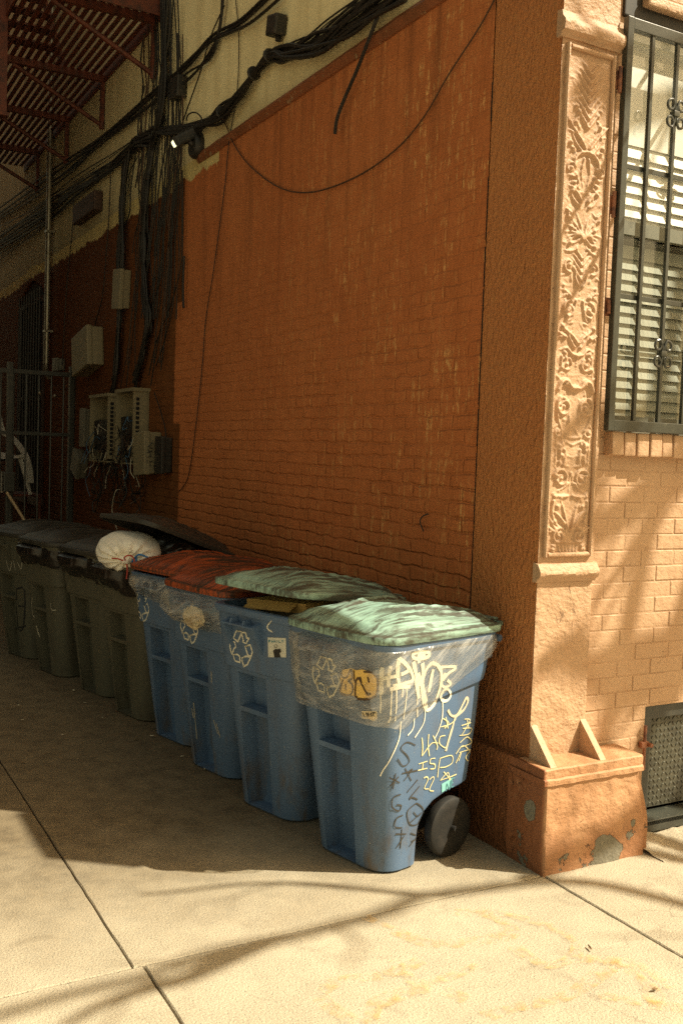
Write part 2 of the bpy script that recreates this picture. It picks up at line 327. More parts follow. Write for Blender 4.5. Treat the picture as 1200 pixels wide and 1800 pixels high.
    M['curtain'] = pmat('net_curtain', (.36, .37, .31), .8, [((.24, .245, .20), 3, .4, .65, .8)], [(9, .4, .02, (6, 1, .3))])
    M['sash'] = pmat('sash_paint', (.16, .16, .12), .5, [((.09, .085, .06), 12, .5, .7, .7)])
    # see-through film of the bin liners: veil, wrinkles, streaks
    def film(name, tint, veil, streakamt):
        q = NT(name); q.rnd()
        tr = q.new('ShaderNodeBsdfTransparent'); tr.inputs[0].default_value = (.93, .92, .88, 1)
        df = q.new('ShaderNodeBsdfDiffuse'); df.inputs[0].default_value = (*tint, 1)
        tl = q.new('ShaderNodeBsdfTranslucent'); tl.inputs[0].default_value = (*tint, 1)
        gl = q.new('ShaderNodeBsdfGlossy'); gl.inputs[0].default_value = (1, .97, .9, 1); gl.inputs['Roughness'].default_value = .22
        mpr = q.new('ShaderNodeMapping'); mpr.inputs['Scale'].default_value = (1.3, 2.0, 10)
        mp0 = q.new('ShaderNodeMapping'); mp0.inputs['Rotation'].default_value = (0, R(37), R(8)); q.link(q.obj, mp0.inputs[0]); q.link(mp0.outputs[0], mpr.inputs[0])
        st = q.new('ShaderNodeTexNoise'); st.inputs['Scale'].default_value = 5; st.inputs['Detail'].default_value = 3; st.inputs['Roughness'].default_value = .5
        q.link(mpr.outputs[0], st.inputs['Vector'])
        streak = q.ramp(st.outputs['Fac'], .48, .70)
        n = q.bump(st.outputs['Fac'], .8, .014); n = q.bump(q.noise(9, detail=3), .5, .012, n)
        for s_ in (df, gl): q.link(n, s_.inputs['Normal'])
        a = q.new('ShaderNodeMixShader'); a.inputs[0].default_value = .35; q.link(df.outputs[0], a.inputs[1]); q.link(tl.outputs[0], a.inputs[2])
        fac = q.math('ADD', veil, q.math('MULTIPLY', streak, streakamt))
        b = q.new('ShaderNodeMixShader'); q.link(fac, b.inputs[0]); q.link(tr.outputs[0], b.inputs[1]); q.link(a.outputs[0], b.inputs[2])
        c = q.new('ShaderNodeMixShader'); c.inputs[0].default_value = .07; q.link(b.outputs[0], c.inputs[1]); q.link(gl.outputs[0], c.inputs[2])
        q.link(c.outputs[0], q.out.inputs[0]); M[name] = q.m
    film('clear_film', (.88, .87, .83), .13, .28)
    q = NT('window_glass')
    tr = q.new('ShaderNodeBsdfTransparent'); tr.inputs[0].default_value = (.97, .975, .95, 1)
    gl = q.new('ShaderNodeBsdfGlossy'); gl.inputs['Roughness'].default_value = .03
    fr = q.new('ShaderNodeFresnel'); fr.inputs[0].default_value = 1.5
    a = q.new('ShaderNodeMixShader'); a.inputs[0].default_value = .10; q.link(tr.outputs[0], a.inputs[1]); q.link(gl.outputs[0], a.inputs[2])
    q.link(a.outputs[0], q.out.inputs[0]); M['glass'] = q.m
    q = NT('lamp_glow'); q.b.inputs['Emission Color'].default_value = (1, .93, .52, 1); q.b.inputs['Emission Strength'].default_value = .85; q.b.inputs['Base Color'].default_value = (.8, .8, .6, 1)
    M['glow'] = q.m
    q = NT('overspray'); tr = q.new('ShaderNodeBsdfTransparent'); df = q.new('ShaderNodeBsdfDiffuse'); df.inputs[0].default_value = (.78, .76, .64, 1)
    a = q.new('ShaderNodeMixShader'); q.link(q.math('MULTIPLY', q.ramp(q.noise(190, detail=3), .46, .72), .55), a.inputs[0]); q.link(tr.outputs[0], a.inputs[1]); q.link(df.outputs[0], a.inputs[2]); q.link(a.outputs[0], q.out.inputs[0]); M['overspray'] = q.m
    # worn ochre spray on the pavement
    q = NT('worn_ochre'); tr = q.new('ShaderNodeBsdfTransparent'); df = q.new('ShaderNodeBsdfDiffuse'); df.inputs[0].default_value = (.60, .36, .10, 1)
    f = q.math('MULTIPLY', q.ramp(q.noise(24, detail=8, rough=.7), .44, .70), .42)
    a = q.new('ShaderNodeMixShader'); q.link(f, a.inputs[0]); q.link(tr.outputs[0], a.inputs[1]); q.link(df.outputs[0], a.inputs[2]); q.link(a.outputs[0], q.out.inputs[0])
    M['worn_ochre'] = q.m
make_materials()

# ------------------------------------------------------------------ mesh helpers
class MB:
    def __init__(s): s.v = []; s.f = []
    def add(s, vs, fs):
        o = len(s.v); s.v += [Vector(p) for p in vs]; s.f += [tuple(i+o for i in f) for f in fs]; return s
    def box(s, a, b, mat=None):
        x0, y0, z0 = a; x1, y1, z1 = b
        vs = [V(x, y, z) for z in (z0, z1) for y in (y0, y1) for x in (x0, x1)]
        if mat: vs = [mat @ p for p in vs]
        return s.add(vs, [(0, 2, 3, 1), (4, 5, 7, 6), (0, 1, 5, 4), (2, 6, 7, 3), (0, 4, 6, 2), (1, 3, 7, 5)])
    def bbox(s, a, b, bev=.01, mat=None):      # bevelled box
        bm = bmesh.new(); bmesh.ops.create_cube(bm, size=1)
        a, b = Vector(a), Vector(b); c = (a+b)/2; d = b-a
        for v in bm.verts: v.co = V(c.x+v.co.x*d.x, c.y+v.co.y*d.y, c.z+v.co.z*d.z)
        bmesh.ops.bevel(bm, geom=list(bm.edges), offset=bev, segments=2, affect='EDGES', profile=.6)
        s.frombm(bm, mat); return s
    def frombm(s, bm, mat=None):
        bm.verts.ensure_lookup_table(); bm.verts.index_update()
        s.add([(mat @ v.co) if mat else v.co.copy() for v in bm.verts], [[v.index for v in f.verts] for f in bm.faces]); bm.free()
    def tube(s, pts, r, n=6, caps=True):
        pts = [Vector(p) for p in pts]; rs = r if isinstance(r, (list, tuple)) else [r]*len(pts)
        ref = None; rings = []
        for i, p in enumerate(pts):
            t = (pts[min(i+1, len(pts)-1)]-pts[max(i-1, 0)])
            if t.length < 1e-7: t = V(0, 0, 1)
            t.normalize()
            if ref is None: ref = t.orthogonal().normalized()
            ref = (ref - t*ref.dot(t))
            ref = ref.normalized() if ref.length > 1e-5 else t.orthogonal().normalized()
            q = t.cross(ref)
            rings.append([p + ref*math.cos(2*math.pi*k/n)*rs[i] + q*math.sin(2*math.pi*k/n)*rs[i] for k in range(n)])
        s.loft(rings, closed=True, cap=caps); return s
    def loft(s, rings, closed=True, cap=False):
        n = len(rings[0]); vs = [p for r_ in rings for p in r_]; fs = []
        for i in range(len(rings)-1):
            for k in range(n if closed else n-1):
                k2 = (k+1) % n
                fs.append((i*n+k, i*n+k2, (i+1)*n+k2, (i+1)*n+k))
        if cap: fs.append(tuple(range(n))[::-1]); fs.append(tuple((len(rings)-1)*n+k for k in range(n)))
        return s.add(vs, fs)
    def prism(s, poly, fn0, fn1):     # polygon extruded between two maps (u,v)->3D
        n = len(poly); vs = [fn0(*p) for p in poly]+[fn1(*p) for p in poly]
        fs = [tuple(range(n))[::-1], tuple(range(n, 2*n))]+[(k, (k+1) % n, n+(k+1) % n, n+k) for k in range(n)]
        return s.add(vs, fs)
    def lathe(s, prof, axis='Y', c=(0, 0, 0), n=28):
        rings = []
        for (r, h) in prof:
            ring = []
            for k in range(n):
                a = 2*math.pi*k/n; u, w = r*math.cos(a), r*math.sin(a)
                ring.append(Vector(c)+(V(u, h, w) if axis == 'Y' else V(h, u, w) if axis == 'X' else V(u, w, h)))
            rings.append(ring)
        return s.loft(rings, True, True)
    def grid(s, nu, nv, fn):
        vs = [fn(i/nu, j/nv) for j in range(nv+1) for i in range(nu+1)]
        fs = [(j*(nu+1)+i, j*(nu+1)+i+1, (j+1)*(nu+1)+i+1, (j+1)*(nu+1)+i) for j in range(nv) for i in range(nu)]
        return s.add(vs, fs)
    def build(s, name, mat, parent=None, smooth=False, origin=None):
        me = bpy.data.meshes.new(name)
        o_ = Vector(origin) if origin is not None else V(0, 0, 0)
        me.from_pydata([p-o_ for p in s.v], [], s.f)
        me.materials.append(M[mat])
        bm = bmesh.new(); bm.from_mesh(me); bmesh.ops.recalc_face_normals(bm, faces=bm.faces); bm.to_mesh(me); bm.free()
        if smooth:
            for p in me.polygons: p.use_smooth = True
            try: me.set_sharp_from_angle(angle=R(38))
            except Exception: pass
        ob = bpy.data.objects.new(name, me); COL.objects.link(ob)
        if parent: ob.parent = parent
        ob.location = o_
        return ob
def tag(o, label=None, cat=None, group=None, kind=None):
    for k, v in (('label', label), ('category', cat), ('group', group), ('kind', kind)):
        if v: o[k] = v
    return o
def empty(name, loc, rz, label, cat, group=None):
    o = bpy.data.objects.new(name, None); COL.objects.link(o); o.location = loc; o.rotation_euler = (0, 0, rz)
    o.empty_display_size = .1
    return tag(o, label, cat, group)
def copy_tree(o, parent=None):
    c = o.copy(); COL.objects.link(c); c.parent = parent
    for ch in [x for x in o.children]: copy_tree(ch, c)
    return c
def smooth_line(pts, n=6):            # Catmull-Rom
    pts = [Vector(p) for p in pts]
    if len(pts) < 3: return [pts[0].lerp(pts[-1], k/n) for k in range(n+1)]
    out = []
    for i in range(len(pts)-1):
        p0 = pts[max(i-1, 0)]; p1 = pts[i]; p2 = pts[i+1]; p3 = pts[min(i+2, len(pts)-1)]
        for k in range(n):
            t = k/n; t2 = t*t; t3 = t2*t
            out.append(.5*((2*p1)+(p2-p0)*t+(2*p0-5*p1+4*p2-p3)*t2+(3*p1-p0-3*p2+p3)*t3))
    out.append(pts[-1]); return out
def rot_about(c, rx=0, ry=0, rz=0):
    c = Vector(c)
    return Matrix.Translation(c) @ Matrix.Rotation(rz, 4, 'Z') @ Matrix.Rotation(ry, 4, 'Y') @ Matrix.Rotation(rx, 4, 'X') @ Matrix.Translation(-c)
def nz(p, s=1): return noise.noise(Vector(p)*s)

# ------------------------------------------------------------------ ground
g = MB().grid(2, 2, lambda u, v: V(-200+400*u, -200+400*v, -.03)).build('ground', 'soil'); tag(g, 'dark soil under and between the paving slabs', 'ground', kind='structure')
rd = MB().box((-60, -16, -.16), (60, -7.2, -.02)).build('road', 'asphalt'); tag(rd, 'grey asphalt street behind the pavement', 'road', kind='structure')
kb = MB().box((-60, -7.2, -.2), (60, -7.0, .002)).build('kerb', 'stone'); tag(kb, 'stone kerb along the pavement', 'kerb', kind='structure')
pv = MB()
def slab(x0, x1, y0, y1, g0=.003, cham=.004, top=0.0):
    # one concrete slab with worn, slightly wavy arrises
    bx0, bx1, by0, by1 = x0+g0, x1-g0, y0+g0, y1-g0
    def edge(p, q, n):
        return [V(*p).lerp(V(*q), k/n) for k in range(n)]
    def ring(ins, z, jit):
        out = []
        c = [(bx0+ins, by0+ins, z), (bx1-ins, by0+ins, z), (bx1-ins, by1-ins, z), (bx0+ins, by1-ins, z)]
        for a in range(4):
            L = (V(*c[a])-V(*c[(a+1) % 4])).length
            for p in edge(c[a], c[(a+1) % 4], 40):
                k = nz(p, 9)*jit; out.append(V(p.x+nz(p+V(3, 0, 0), 14)*jit, p.y+k, z))
        return out
    rings = [ring(0, -.05, 0), ring(0, top-cham, .003), ring(cham, top, .005)]
    pv.loft(rings, True, True)
xs = [(-11.6, -8.3), (-8.3, -5.0), (-5.0, -1.725), (-1.725, .012), (.012, 1.75), (1.75, 3.6), (3.6, 5.6), (5.6, 9)]
for (a, b) in xs:
    slab(a, b, -7.0, -3.6); slab(a, b, -3.6, -1.72, .005)
    if b < .5: slab(a, b, -1.72, 0.0, .004)
    else: slab(a, b, -1.72, .3, .006)
for (a, b) in [(-11.6, -8.3), (-8.3, -5.0), (-5.0, -1.76), (-1.76, .3)]:
    slab(a, b, 0.0, 3.4, .003); slab(a, b, 3.4, 7.5, .003); slab(a, b, 7.5, 20, .003)
pvo = pv.build('pavement', 'concrete'); tag(pvo, 'pale cracked concrete slabs of pavement and alley', 'pavement', kind='structure')
# faded ochre spray lines on the pavement
mk = MB()
def groundstroke(px, w, z=.004):
    pts = smooth_line([onground(x, y) for x, y in px], 8); vs = []
    for i, p in enumerate(pts):
        t = (pts[min(i+1, len(pts)-1)]-pts[max(i-1, 0)]).normalized(); s_ = V(-t.y, t.x, 0)
        ww = w*(.75+.5*nz(p, 7)+.25)
        vs += [V(p.x, p.y, z)+s_*ww/2, V(p.x, p.y, z)-s_*ww/2]
    mk.add(vs, [(2*i, 2*i+2, 2*i+3, 2*i+1) for i in range(len(pts)-1)])
groundstroke([(640, 1612), (700, 1640), (760, 1660), (840, 1655), (900, 1640), (860, 1610), (800, 1605)], .06)
groundstroke([(565, 1745), (600, 1725), (680, 1715), (740, 1690)], .055, .005)
groundstroke([(560, 1755), (600, 1785), (650, 1800), (660, 1770), (720, 1745), (780, 1745), (820, 1760)], .06, .006)
groundstroke([(840, 1600), (930, 1620), (1000, 1650), (1010, 1680), (960, 1700), (900, 1665)], .05, .007)
groundstroke([(850, 1790), (920, 1770), (1000, 1750), (1060, 1710), (1090, 1700), (1140, 1735), (1150, 1770)], .06, .005)
groundstroke([(1000, 1690), (1060, 1690), (1120, 1700), (1180, 1740)], .05, .008)
groundstroke([(690, 1690), (730, 1730), (790, 1720), (840, 1700)], .05, .0075)
groundstroke([(1050, 1750), (1130, 1765), (1200, 1775)], .05, .0045)
mko = mk.build('paint_marks', 'worn_ochre', pvo)
# a wedge of rough mortar and rubble where pavement meets the front
rb = MB()
def wedge(u, v):
    x = .60+2.2*u; y = .30-.42*v*(1-.25*u); hgt = (.085 if x < .70 else max(.028, .085-(x-.70)*.6))*(1-v)**1.3
    p = V(x, y, hgt); rough = .016*nz(p, 22)+.012*nz(p, 50)
    return V(x, y+.02*nz(p, 8), max(.001+.004*v, hgt+rough*(1-v*.8)) if v < .999 else -.004)
rb.grid(120, 26, wedge)
tag(rb.build('mortar_fillet', 'concrete', smooth=True), 'rough mortar wedge along the foot of the tan front', 'mortar', kind='structure')

# ------------------------------------------------------------------ corner building
B = empty('corner_building', (0, 0, 0), 0, 'brown and tan painted brick corner building with carved pilaster beside the alley', 'building')
XW = .04; YF = .20
core = MB().box((.10, .65, 0), (9, 22, 14)).build('shell', 'far_brick', B)
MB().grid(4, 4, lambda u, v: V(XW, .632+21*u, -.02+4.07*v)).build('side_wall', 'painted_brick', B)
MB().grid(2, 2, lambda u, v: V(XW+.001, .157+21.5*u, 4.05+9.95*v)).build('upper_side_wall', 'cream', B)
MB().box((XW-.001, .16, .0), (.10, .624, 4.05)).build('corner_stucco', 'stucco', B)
zz = .45
while zz < 4.0:
    L = random.uniform(.05, .32)
    if random.random() < .75: MB().box((XW-.0025, .6245+random.uniform(-.002, .003), zz), (XW+.02, .6305+random.uniform(0, .003), zz+L)).build('settlement_crack', 'void', B)
    zz += L+random.uniform(.005, .05)
# moulding between brown and cream
mo = MB(); prof = [(XW+.002, 3.985), (XW-.012, 3.99), (XW-.018, 4.005), (XW-.03, 4.02), (XW-.034, 4.035), (XW-.022, 4.05), (XW-.02, 4.06), (XW+.002, 4.07)]
rings = []
for k in range(120):
    y = .17+(4.42-.17)*k/119
    rings.append([V(x+.003*nz((y*3, x*50, 0), 3), y, z+.004*nz((y*4, z*9, 2))) for x, z in prof])
mo.loft(rings, True, True); mo.build('moulding', 'trim_paint', B, True)
# side plinth
sp_ = MB()
def sideplinth(u, v):
    y = .06+.55*u; zs = [-.03, .1, .2, .3, .37, .395, .40, .43, .445, .45]; xs_ = [0.006, .004, .004, .006, .006, .004, -.004, -.004, .004, .042]
    i = min(int(v*9+.001), 9); p = V(xs_[i], y, zs[i]); j = .004*nz(p, 15)+.003*nz(p, 40)
    return V(p.x+j, p.y, p.z+(j if i > 3 else 0))
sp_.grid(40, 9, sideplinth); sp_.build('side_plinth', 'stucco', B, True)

# street front: every brick modelled under its paint
bk = MB(); rnd = random.Random(3)
def brickcourse(z, x0, x1, off, holes=()):
    x = x0 - off
    while x < x1:
        L = .205+rnd.uniform(-.006, .006)
        a, b = max(x, x0), min(x+L, x1)
        segs = [(a, b)]
        for hx0, hx1, hz0, hz1 in holes:
            if z+.062 > hz0 and z < hz1:
                ns = []
                for (p, q) in segs:
                    if q <= hx0 or p >= hx1: ns.append((p, q))
                    else:
                        if p < hx0: ns.append((p, hx0))
                        if q > hx1: ns.append((hx1, q))
                segs = ns
        for p, q in segs:
            if q-p > .012:
                dy = rnd.uniform(-.002, .002); r1 = rnd.uniform(-.002, .002)
                y0 = YF-.0040+dy
                vs = []
                for (xx, zz_) in ((p, z), (q, z), (q, z+.0690), (p, z+.0690)):
                    vs.append(V(xx, YF+.01, zz_))
                c = .005
                for (xx, zz_) in ((p+c*.2, z+c*.1), (q-c*.2, z+c*.1), (q-c*.2, z+.0690-c*.1), (p+c*.2, z+.0690-c*.1)):
                    vs.append(V(xx, y0+.0018, zz_))
                for (xx, zz_) in ((p+c, z+c*.8), (q-c, z+c*.8+r1), (q-c, z+.0690-c*.8), (p+c, z+.0690-c*.8-r1)):
                    vs.append(V(xx, y0, zz_))
                fs = [(8, 9, 10, 11)]
                for k in range(4):
                    fs += [(k, (k+1) % 4, 4+(k+1) % 4, 4+k), (4+k, 4+(k+1) % 4, 8+(k+1) % 4, 8+k)]
                bk.add(vs, fs)
        x += L+.007
HOLES = [(.425, 1.52, 1.785, 3.75), (.765, 1.75, -.2, .605)]
z = .03; k = 0
while z < 5.2:
    brickcourse(z, .36, 8.9, (k % 2)*.107, HOLES); z += .0735; k += 1
wall = bk.build('front_wall', 'tan_brick', B)
mort = MB()
for (a, b, c, d) in [(.36, .425, -.05, 5.2), (.425, 1.52, .605, 1.785), (.425, .765, -.05, .605), (1.75, 8.9, -.05, .605), (1.52, 8.9, .605, 5.2), (.425, 1.52, 3.75, 5.2)]:
    mort.box((a, YF-.0015, c), (b, YF+.14, d))
mort.build('mortar', 'tan_brick', B)
MB().box((.10, .19, 5.2), (8.9, .6, 14)).build('upper_front_wall', 'far_brick', B)
# the angled sill bricks
sl_ = MB(); x = .418
while x < 1.56:
    w_ = .066+rnd.uniform(-.004, .004)
    m_ = rot_about((x, YF, 1.84), rx=R(-2+rnd.uniform(-2, 2)), ry=R(rnd.uniform(-2, 2)))
    sl_.bbox((x, YF-.062+rnd.uniform(-.006, .004), 1.782), (x+w_, YF+.13, 1.888), .007, m_); x += w_+.008
sl_.box((.42, YF-.045, 1.79), (1.56, YF+.12, 1.875))
sl_.build('window_sill', 'tan_brick', B)
# lintel over the window
ln = MB(); ln.bbox((.40, YF-.02, 3.70), (1.60, YF+.1, 3.86), .006); ln.build('lintel', 'dark_box', B)
ct = MB(); ct.bbox((.50, .14, 3.755), (1.9, .20, 3.80), .01); ct.bbox((.50, .15, 3.80), (1.9, .20, 3.9), .01); ct.build('window_cornice', 'tan_stucco', B)
# ---- pilaster
PX0, PX1, PY = XW-.002, .352, .157
pl = MB()
def pface(u, v):
    x = PX0+(PX1-PX0)*u; z = .44+(3.9-.44)*v
    p = V(x, 0, z); j = .0035*nz(p, 9)+.002*nz(p, 25)
    if u < .001 or u > .999: j = .002*nz(p, 30)
    return V(x, PY+j, z)
pl.grid(40, 420, pface)
pl.grid(2, 200, lambda u, v: V(PX1+.0005*nz((0, 0, v*80)), PY+.002+.06*u, .44+3.46*v))
pil = pl.build('pilaster', 'tan_stucco', B, True)
def mould(x0, x1, prof, name, mat='tan_stucco', parent=None):
    m = MB(); n = 40; rings = []
    # front run with a return to the wall at both ends
    for k in range(n+1):
        x = x0+(x1-x0)*k/n; s_ = 0
        rings.append([V(x, PY-d+.0015*nz((x*30, z*30, 1)), z+.0015*nz((x*25, z*20, 5))) for d, z in prof])
    m.loft(rings, True, True); return m.build(name, mat, parent or B, True)
mould(XW-.012, PX1+.012, [(-.02, 1.225), (.006, 1.225), (.010, 1.236), (.026, 1.248), (.033, 1.262), (.030, 1.276), (.012, 1.305), (-.02, 1.31)], 'base_moulding')
mould(XW-.018, PX1+.018, [(-.02, 3.515), (.008, 3.515), (.012, 3.528), (.03, 3.54), (.036, 3.56), (.034, 3.578), (.018, 3.595), (.01, 3.62), (-.02, 3.625)], 'cap_moulding')
# raised bead round the carved panel
bd = MB(); bx0, bx1, bz0, bz1 = .068, .322, 1.345, 3.485
def bead(a, b, axis):
    rings = []; n = 90
    prof = [(-.011, .002), (-.010, -.013), (-.004, -.019), (.003, -.019), (.010, -.011), (.012, .002)]
    for k in range(n+1):
        p = V(*a).lerp(V(*b), k/n)
        j = .0018*nz(p, 18)
        rings.append([V(p.x+(o if axis == 'z' else 0)+j, PY+d+j, p.z+(o if axis == 'x' else 0)) for o, d in prof])
    bd.loft(rings, True, True)
bead((bx0, 0, bz0-.01), (bx0, 0, bz1+.01), 'z'); bead((bx1, 0, bz0-.01), (bx1, 0, bz1+.01), 'z')
bead((bx0+.012, 0, bz0), (bx1-.012, 0, bz0), 'x'); bead((bx0+.012, 0, bz1), (bx1-.012, 0, bz1), 'x')
bd.build('panel_bead', 'tan_stucco', B, True)
# carved panel: leaf and scroll work as a real height field
RES = .0033
gw, gh = int((bx1-bx0-.02)/RES), int((bz1-bz0-.02)/RES)
H = [[0.0]*(gw+1) for _ in range(gh+1)]
cx0 = (bx0+bx1)/2
def ridge(pts, r, h, mir=True, taper=True, n=8):
    line = smooth_line([V(a, b, 0) for a, b in pts], n)
    for sgn in ((1, -1) if mir else (1,)):
        for i, p in enumerate(line):
            t = i/(len(line)-1); rr = r*(1-.75*t) if taper else r; hh = h*(1-.35*t) if taper else h
            u = (cx0+sgn*p.x-bx0-.01)/RES; v = (p.y-bz0-.01)/RES; k = rr/RES
            for jv in range(int(v-k)-1, int(v+k)+2):
                if 0 <= jv <= gh:
                    for iu in range(int(u-k)-1, int(u+k)+2):
                        if 0 <= iu <= gw:
                            d2 = ((iu-u)**2+(jv-v)**2)/(k*k)
                            if d2 < 1:
                                q = hh*(1-d2)**.5
                                if q > H[jv][iu]: H[jv][iu] = q
def spiral(x, z, r, turns, a0, d=1, w=.006, h=.013):
    pts = []; n = int(14*turns)
    for k in range(n+1):
        t = k/n; a = a0+d*2*math.pi*turns*t; rr = r*(1-.86*t)
        pts.append((x+rr*math.cos(a), z+rr*math.sin(a)))
    ridge(pts, w, h, n=4)
    ridge([(x, z), (x+.001, z)], .009, .017, taper=False)
def leaf(x, z, ang, L, curl=.4, w=.007, h=.014):
    a = ang; pts = [(x, z)]; px, pz = x, z
    for k in range(6):
        a += curl/6; px += L/6*math.cos(a); pz += L/6*math.sin(a); pts.append((px, pz))
    ridge(pts, w, h)
def palmette(z, s=1, n=6, spread=1.2):
    for k in range(n):
        t = k/(n-1); a = R(88)-spread*t
        leaf(.004+.004*k*s, z+.012*k*s*.4, a, (.16-.075*t)*s, -.5-.5*t, .008*s**.5, .016)
def acanthus(z, L, lobes=7, w0=.052):
    ridge([(0, z), (0, z+L)], .006, .013, mir=False)
    for k in range(lobes):
        t = k/lobes; zb = z+L*t; l_ = w0*(1-.5*t)*1.5
        leaf(.004, zb, R(62), l_, -.45, .0075, .015); leaf(.012, zb+.008, R(38), l_*.62, .35, .005, .011)
def berries(x, z):
    for dx, dz in ((0, 0), (.011, .006), (.005, -.011), (-.009, -.006)): ridge([(x+dx, z+dz), (x+dx+.0005, z+dz)], .0065, .014, taper=False)
def beads(x0, z0, x1, z1, n, r=.0042):
    for k in range(n):
        t = k/(n-1); ridge([(x0+(x1-x0)*t, z0+(z1-z0)*t), (x0+(x1-x0)*t+.0004, z0+(z1-z0)*t)], r, .010, taper=False, n=2)
# top to bottom
acanthus(3.17, .26, 7, .075); leaf(.012, 3.08, R(55), .16, -.25, .010, .018); leaf(.02, 3.06, R(30), .10, .6, .008, .015)
ridge([(0, 3.068), (.035, 3.06), (.062, 3.035), (.07, 3.0)], .0075, .017, taper=False); spiral(.083, 2.99, .026, 1.4, R(160), -1)
spiral(.062, 2.93, .03, 1.3, R(60), 1); ridge([(.012, 3.04), (.022, 2.98), (.012, 2.92), (.02, 2.87)], .006, .013)
leaf(.02, 2.86, R(70), .09, -.9, .009, .016); leaf(.03, 2.84, R(20), .075, .9, .008, .014); berries(.082, 2.81)
palmette(2.70, .72, 6, 1.5); ridge([(.02, 2.70), (.055, 2.68), (.085, 2.71)], .007, .013); leaf(.03, 2.66, R(-40), .07, .8)
acanthus(2.53, .12, 4, .06); ridge([(0, 2.53), (0, 2.36)], .005, .011, mir=False); spiral(.068, 2.585, .03, 1.5, R(250), 1)
leaf(.01, 2.50, R(150-110), .085, 1.1, .008, .015); berries(.07, 2.47); ridge([(.09, 2.5), (.082, 2.42), (.088, 2.36)], .005, .012)
spiral(.055, 2.40, .036, 1.6, R(80), -1); ridge([(.02, 2.44), (.03, 2.38), (.055, 2.352), (.085, 2.37)], .006, .013)
leaf(.006, 2.26, R(60), .11, -.8, .009, .016); leaf(.015, 2.24, R(35), .10, .8, .008, .014); berries(.092, 2.29)
ridge([(0, 2.205), (.03, 2.212), (.06, 2.235), (.095, 2.225)], .008, .017); ridge([(0, 2.20), (0, 2.10)], .0045, .012, mir=False)
spiral(.056, 2.165, .03, 1.5, R(120), 1); leaf(.085, 2.20, R(-95), .085, .35, .006, .013)
ridge([(0, 2.068), (.025, 2.068), (.05, 2.095), (.08, 2.09), (.098, 2.055)], .010, .019, taper=False); ridge([(.02, 2.056), (.052, 2.078), (.078, 2.068), (.082, 2.04)], .005, .014)
spiral(.06, 1.985, .042, 1.7, R(60), -1, .008, .017); ridge([(.098, 1.985), (.09, 1.93), (.07, 1.89), (.06, 1.84)], .007, .016); ridge([(.06, 2.02), (.03, 2.0), (.02, 1.95)], .006, .013)
leaf(.03, 1.92, R(115), .05, -.8); beads(0, 1.90, .045, 1.855, 9); beads(.045, 1.855, 0, 1.852, 9); beads(.05, 1.84, 0, 1.82, 8); beads(.092, 1.85, .092, 1.74, 15)
spiral(.085, 1.875, .022, 1.3, R(200), 1); leaf(.062, 1.83, R(-70), .09, -.5, .008, .015); leaf(.045, 1.80, R(-115), .09, .7, .007, .014)
leaf(.05, 1.73, R(120), .06, -.9); leaf(.07, 1.74, R(80), .05, .9)
spiral(.058, 1.675, .042, 1.6, R(20), 1, .0075, .017); ridge([(0, 1.70), (.01, 1.66), (.006, 1.60)], .006, .013); leaf(.02, 1.655, R(-60), .06, .8)
for k in range(4): ridge([(.012+.012*k, 1.60-.003*k), (.04+.012*k, 1.598), (.062+.009*k, 1.575-.004*k), (.07+.007*k, 1.54)], .0055, .015)
ridge([(.095, 1.58), (.1, 1.53), (.075, 1.48), (.03, 1.455), (.008, 1.44)], .0065, .016); leaf(.03, 1.48, R(60), .09, -.6, .008, .016); leaf(.012, 1.46, R(80), .13, -.25, .008, .016)
spiral(.055, 1.425, .036, 1.6, R(100), -1, .0075, .017); leaf(.08, 1.46, R(40), .05, .6); berries(.1, 1.455)
ridge([(0, 1.40), (.03, 1.398), (.06, 1.405)], .006, .014)
leaf(.075, 1.372, R(110), .03, -.8, .006, .013); spiral(.088, 1.367, .018, 1.2, R(90), 1, .0055, .013)
for k in range(3): ridge([(.008+.019*k, 1.358), (.016+.019*k, 1.388)], .0055, .013)
rq = random.Random(9); zq = 1.40
while zq < 3.40:
    xq = rq.uniform(.02, .095); leaf(xq, zq, R(rq.uniform(-60, 200)), rq.uniform(.02, .045), rq.uniform(-1.2, 1.2), .0048, rq.uniform(.005, .010))
    if rq.random() < .3: spiral(rq.uniform(.05, .09), zq, rq.uniform(.010, .016), 1.1, rq.uniform(0, 6), 1, .004, .008)
    zq += .022
# soften with the coats of paint that sit on the carving
for _ in range(2):
    H2 = [r_[:] for r_ in H]
    for j in range(1, gh):
        a, b, c = H[j-1], H[j], H[j+1]
        for i in range(1, gw): H2[j][i] = .4*b[i]+.1*(a[i]+c[i]+b[i-1]+b[i+1])+.05*(a[i-1]+a[i+1]+c[i-1]+c[i+1])
    H = H2
pn = MB(); vs = []; fs = []
for j in range(gh+1):
    for i in range(gw+1):
        p = V(bx0+.01+i*RES, 0, bz0+.01+j*RES)
        hh = H[j][i]*.95+.0022*nz(p, 20)+.0014*nz(p, 60)
        vs.append(V(p.x, PY-.003-hh, p.z))
for j in range(gh):
    for i in range(gw): fs.append((j*(gw+1)+i, j*(gw+1)+i+1, (j+1)*(gw+1)+i+1, (j+1)*(gw+1)+i))
pn.add(vs, fs); po = pn.build('carved_panel', 'tan_relief', B)
for p in po.data.polygons: p.use_smooth = True
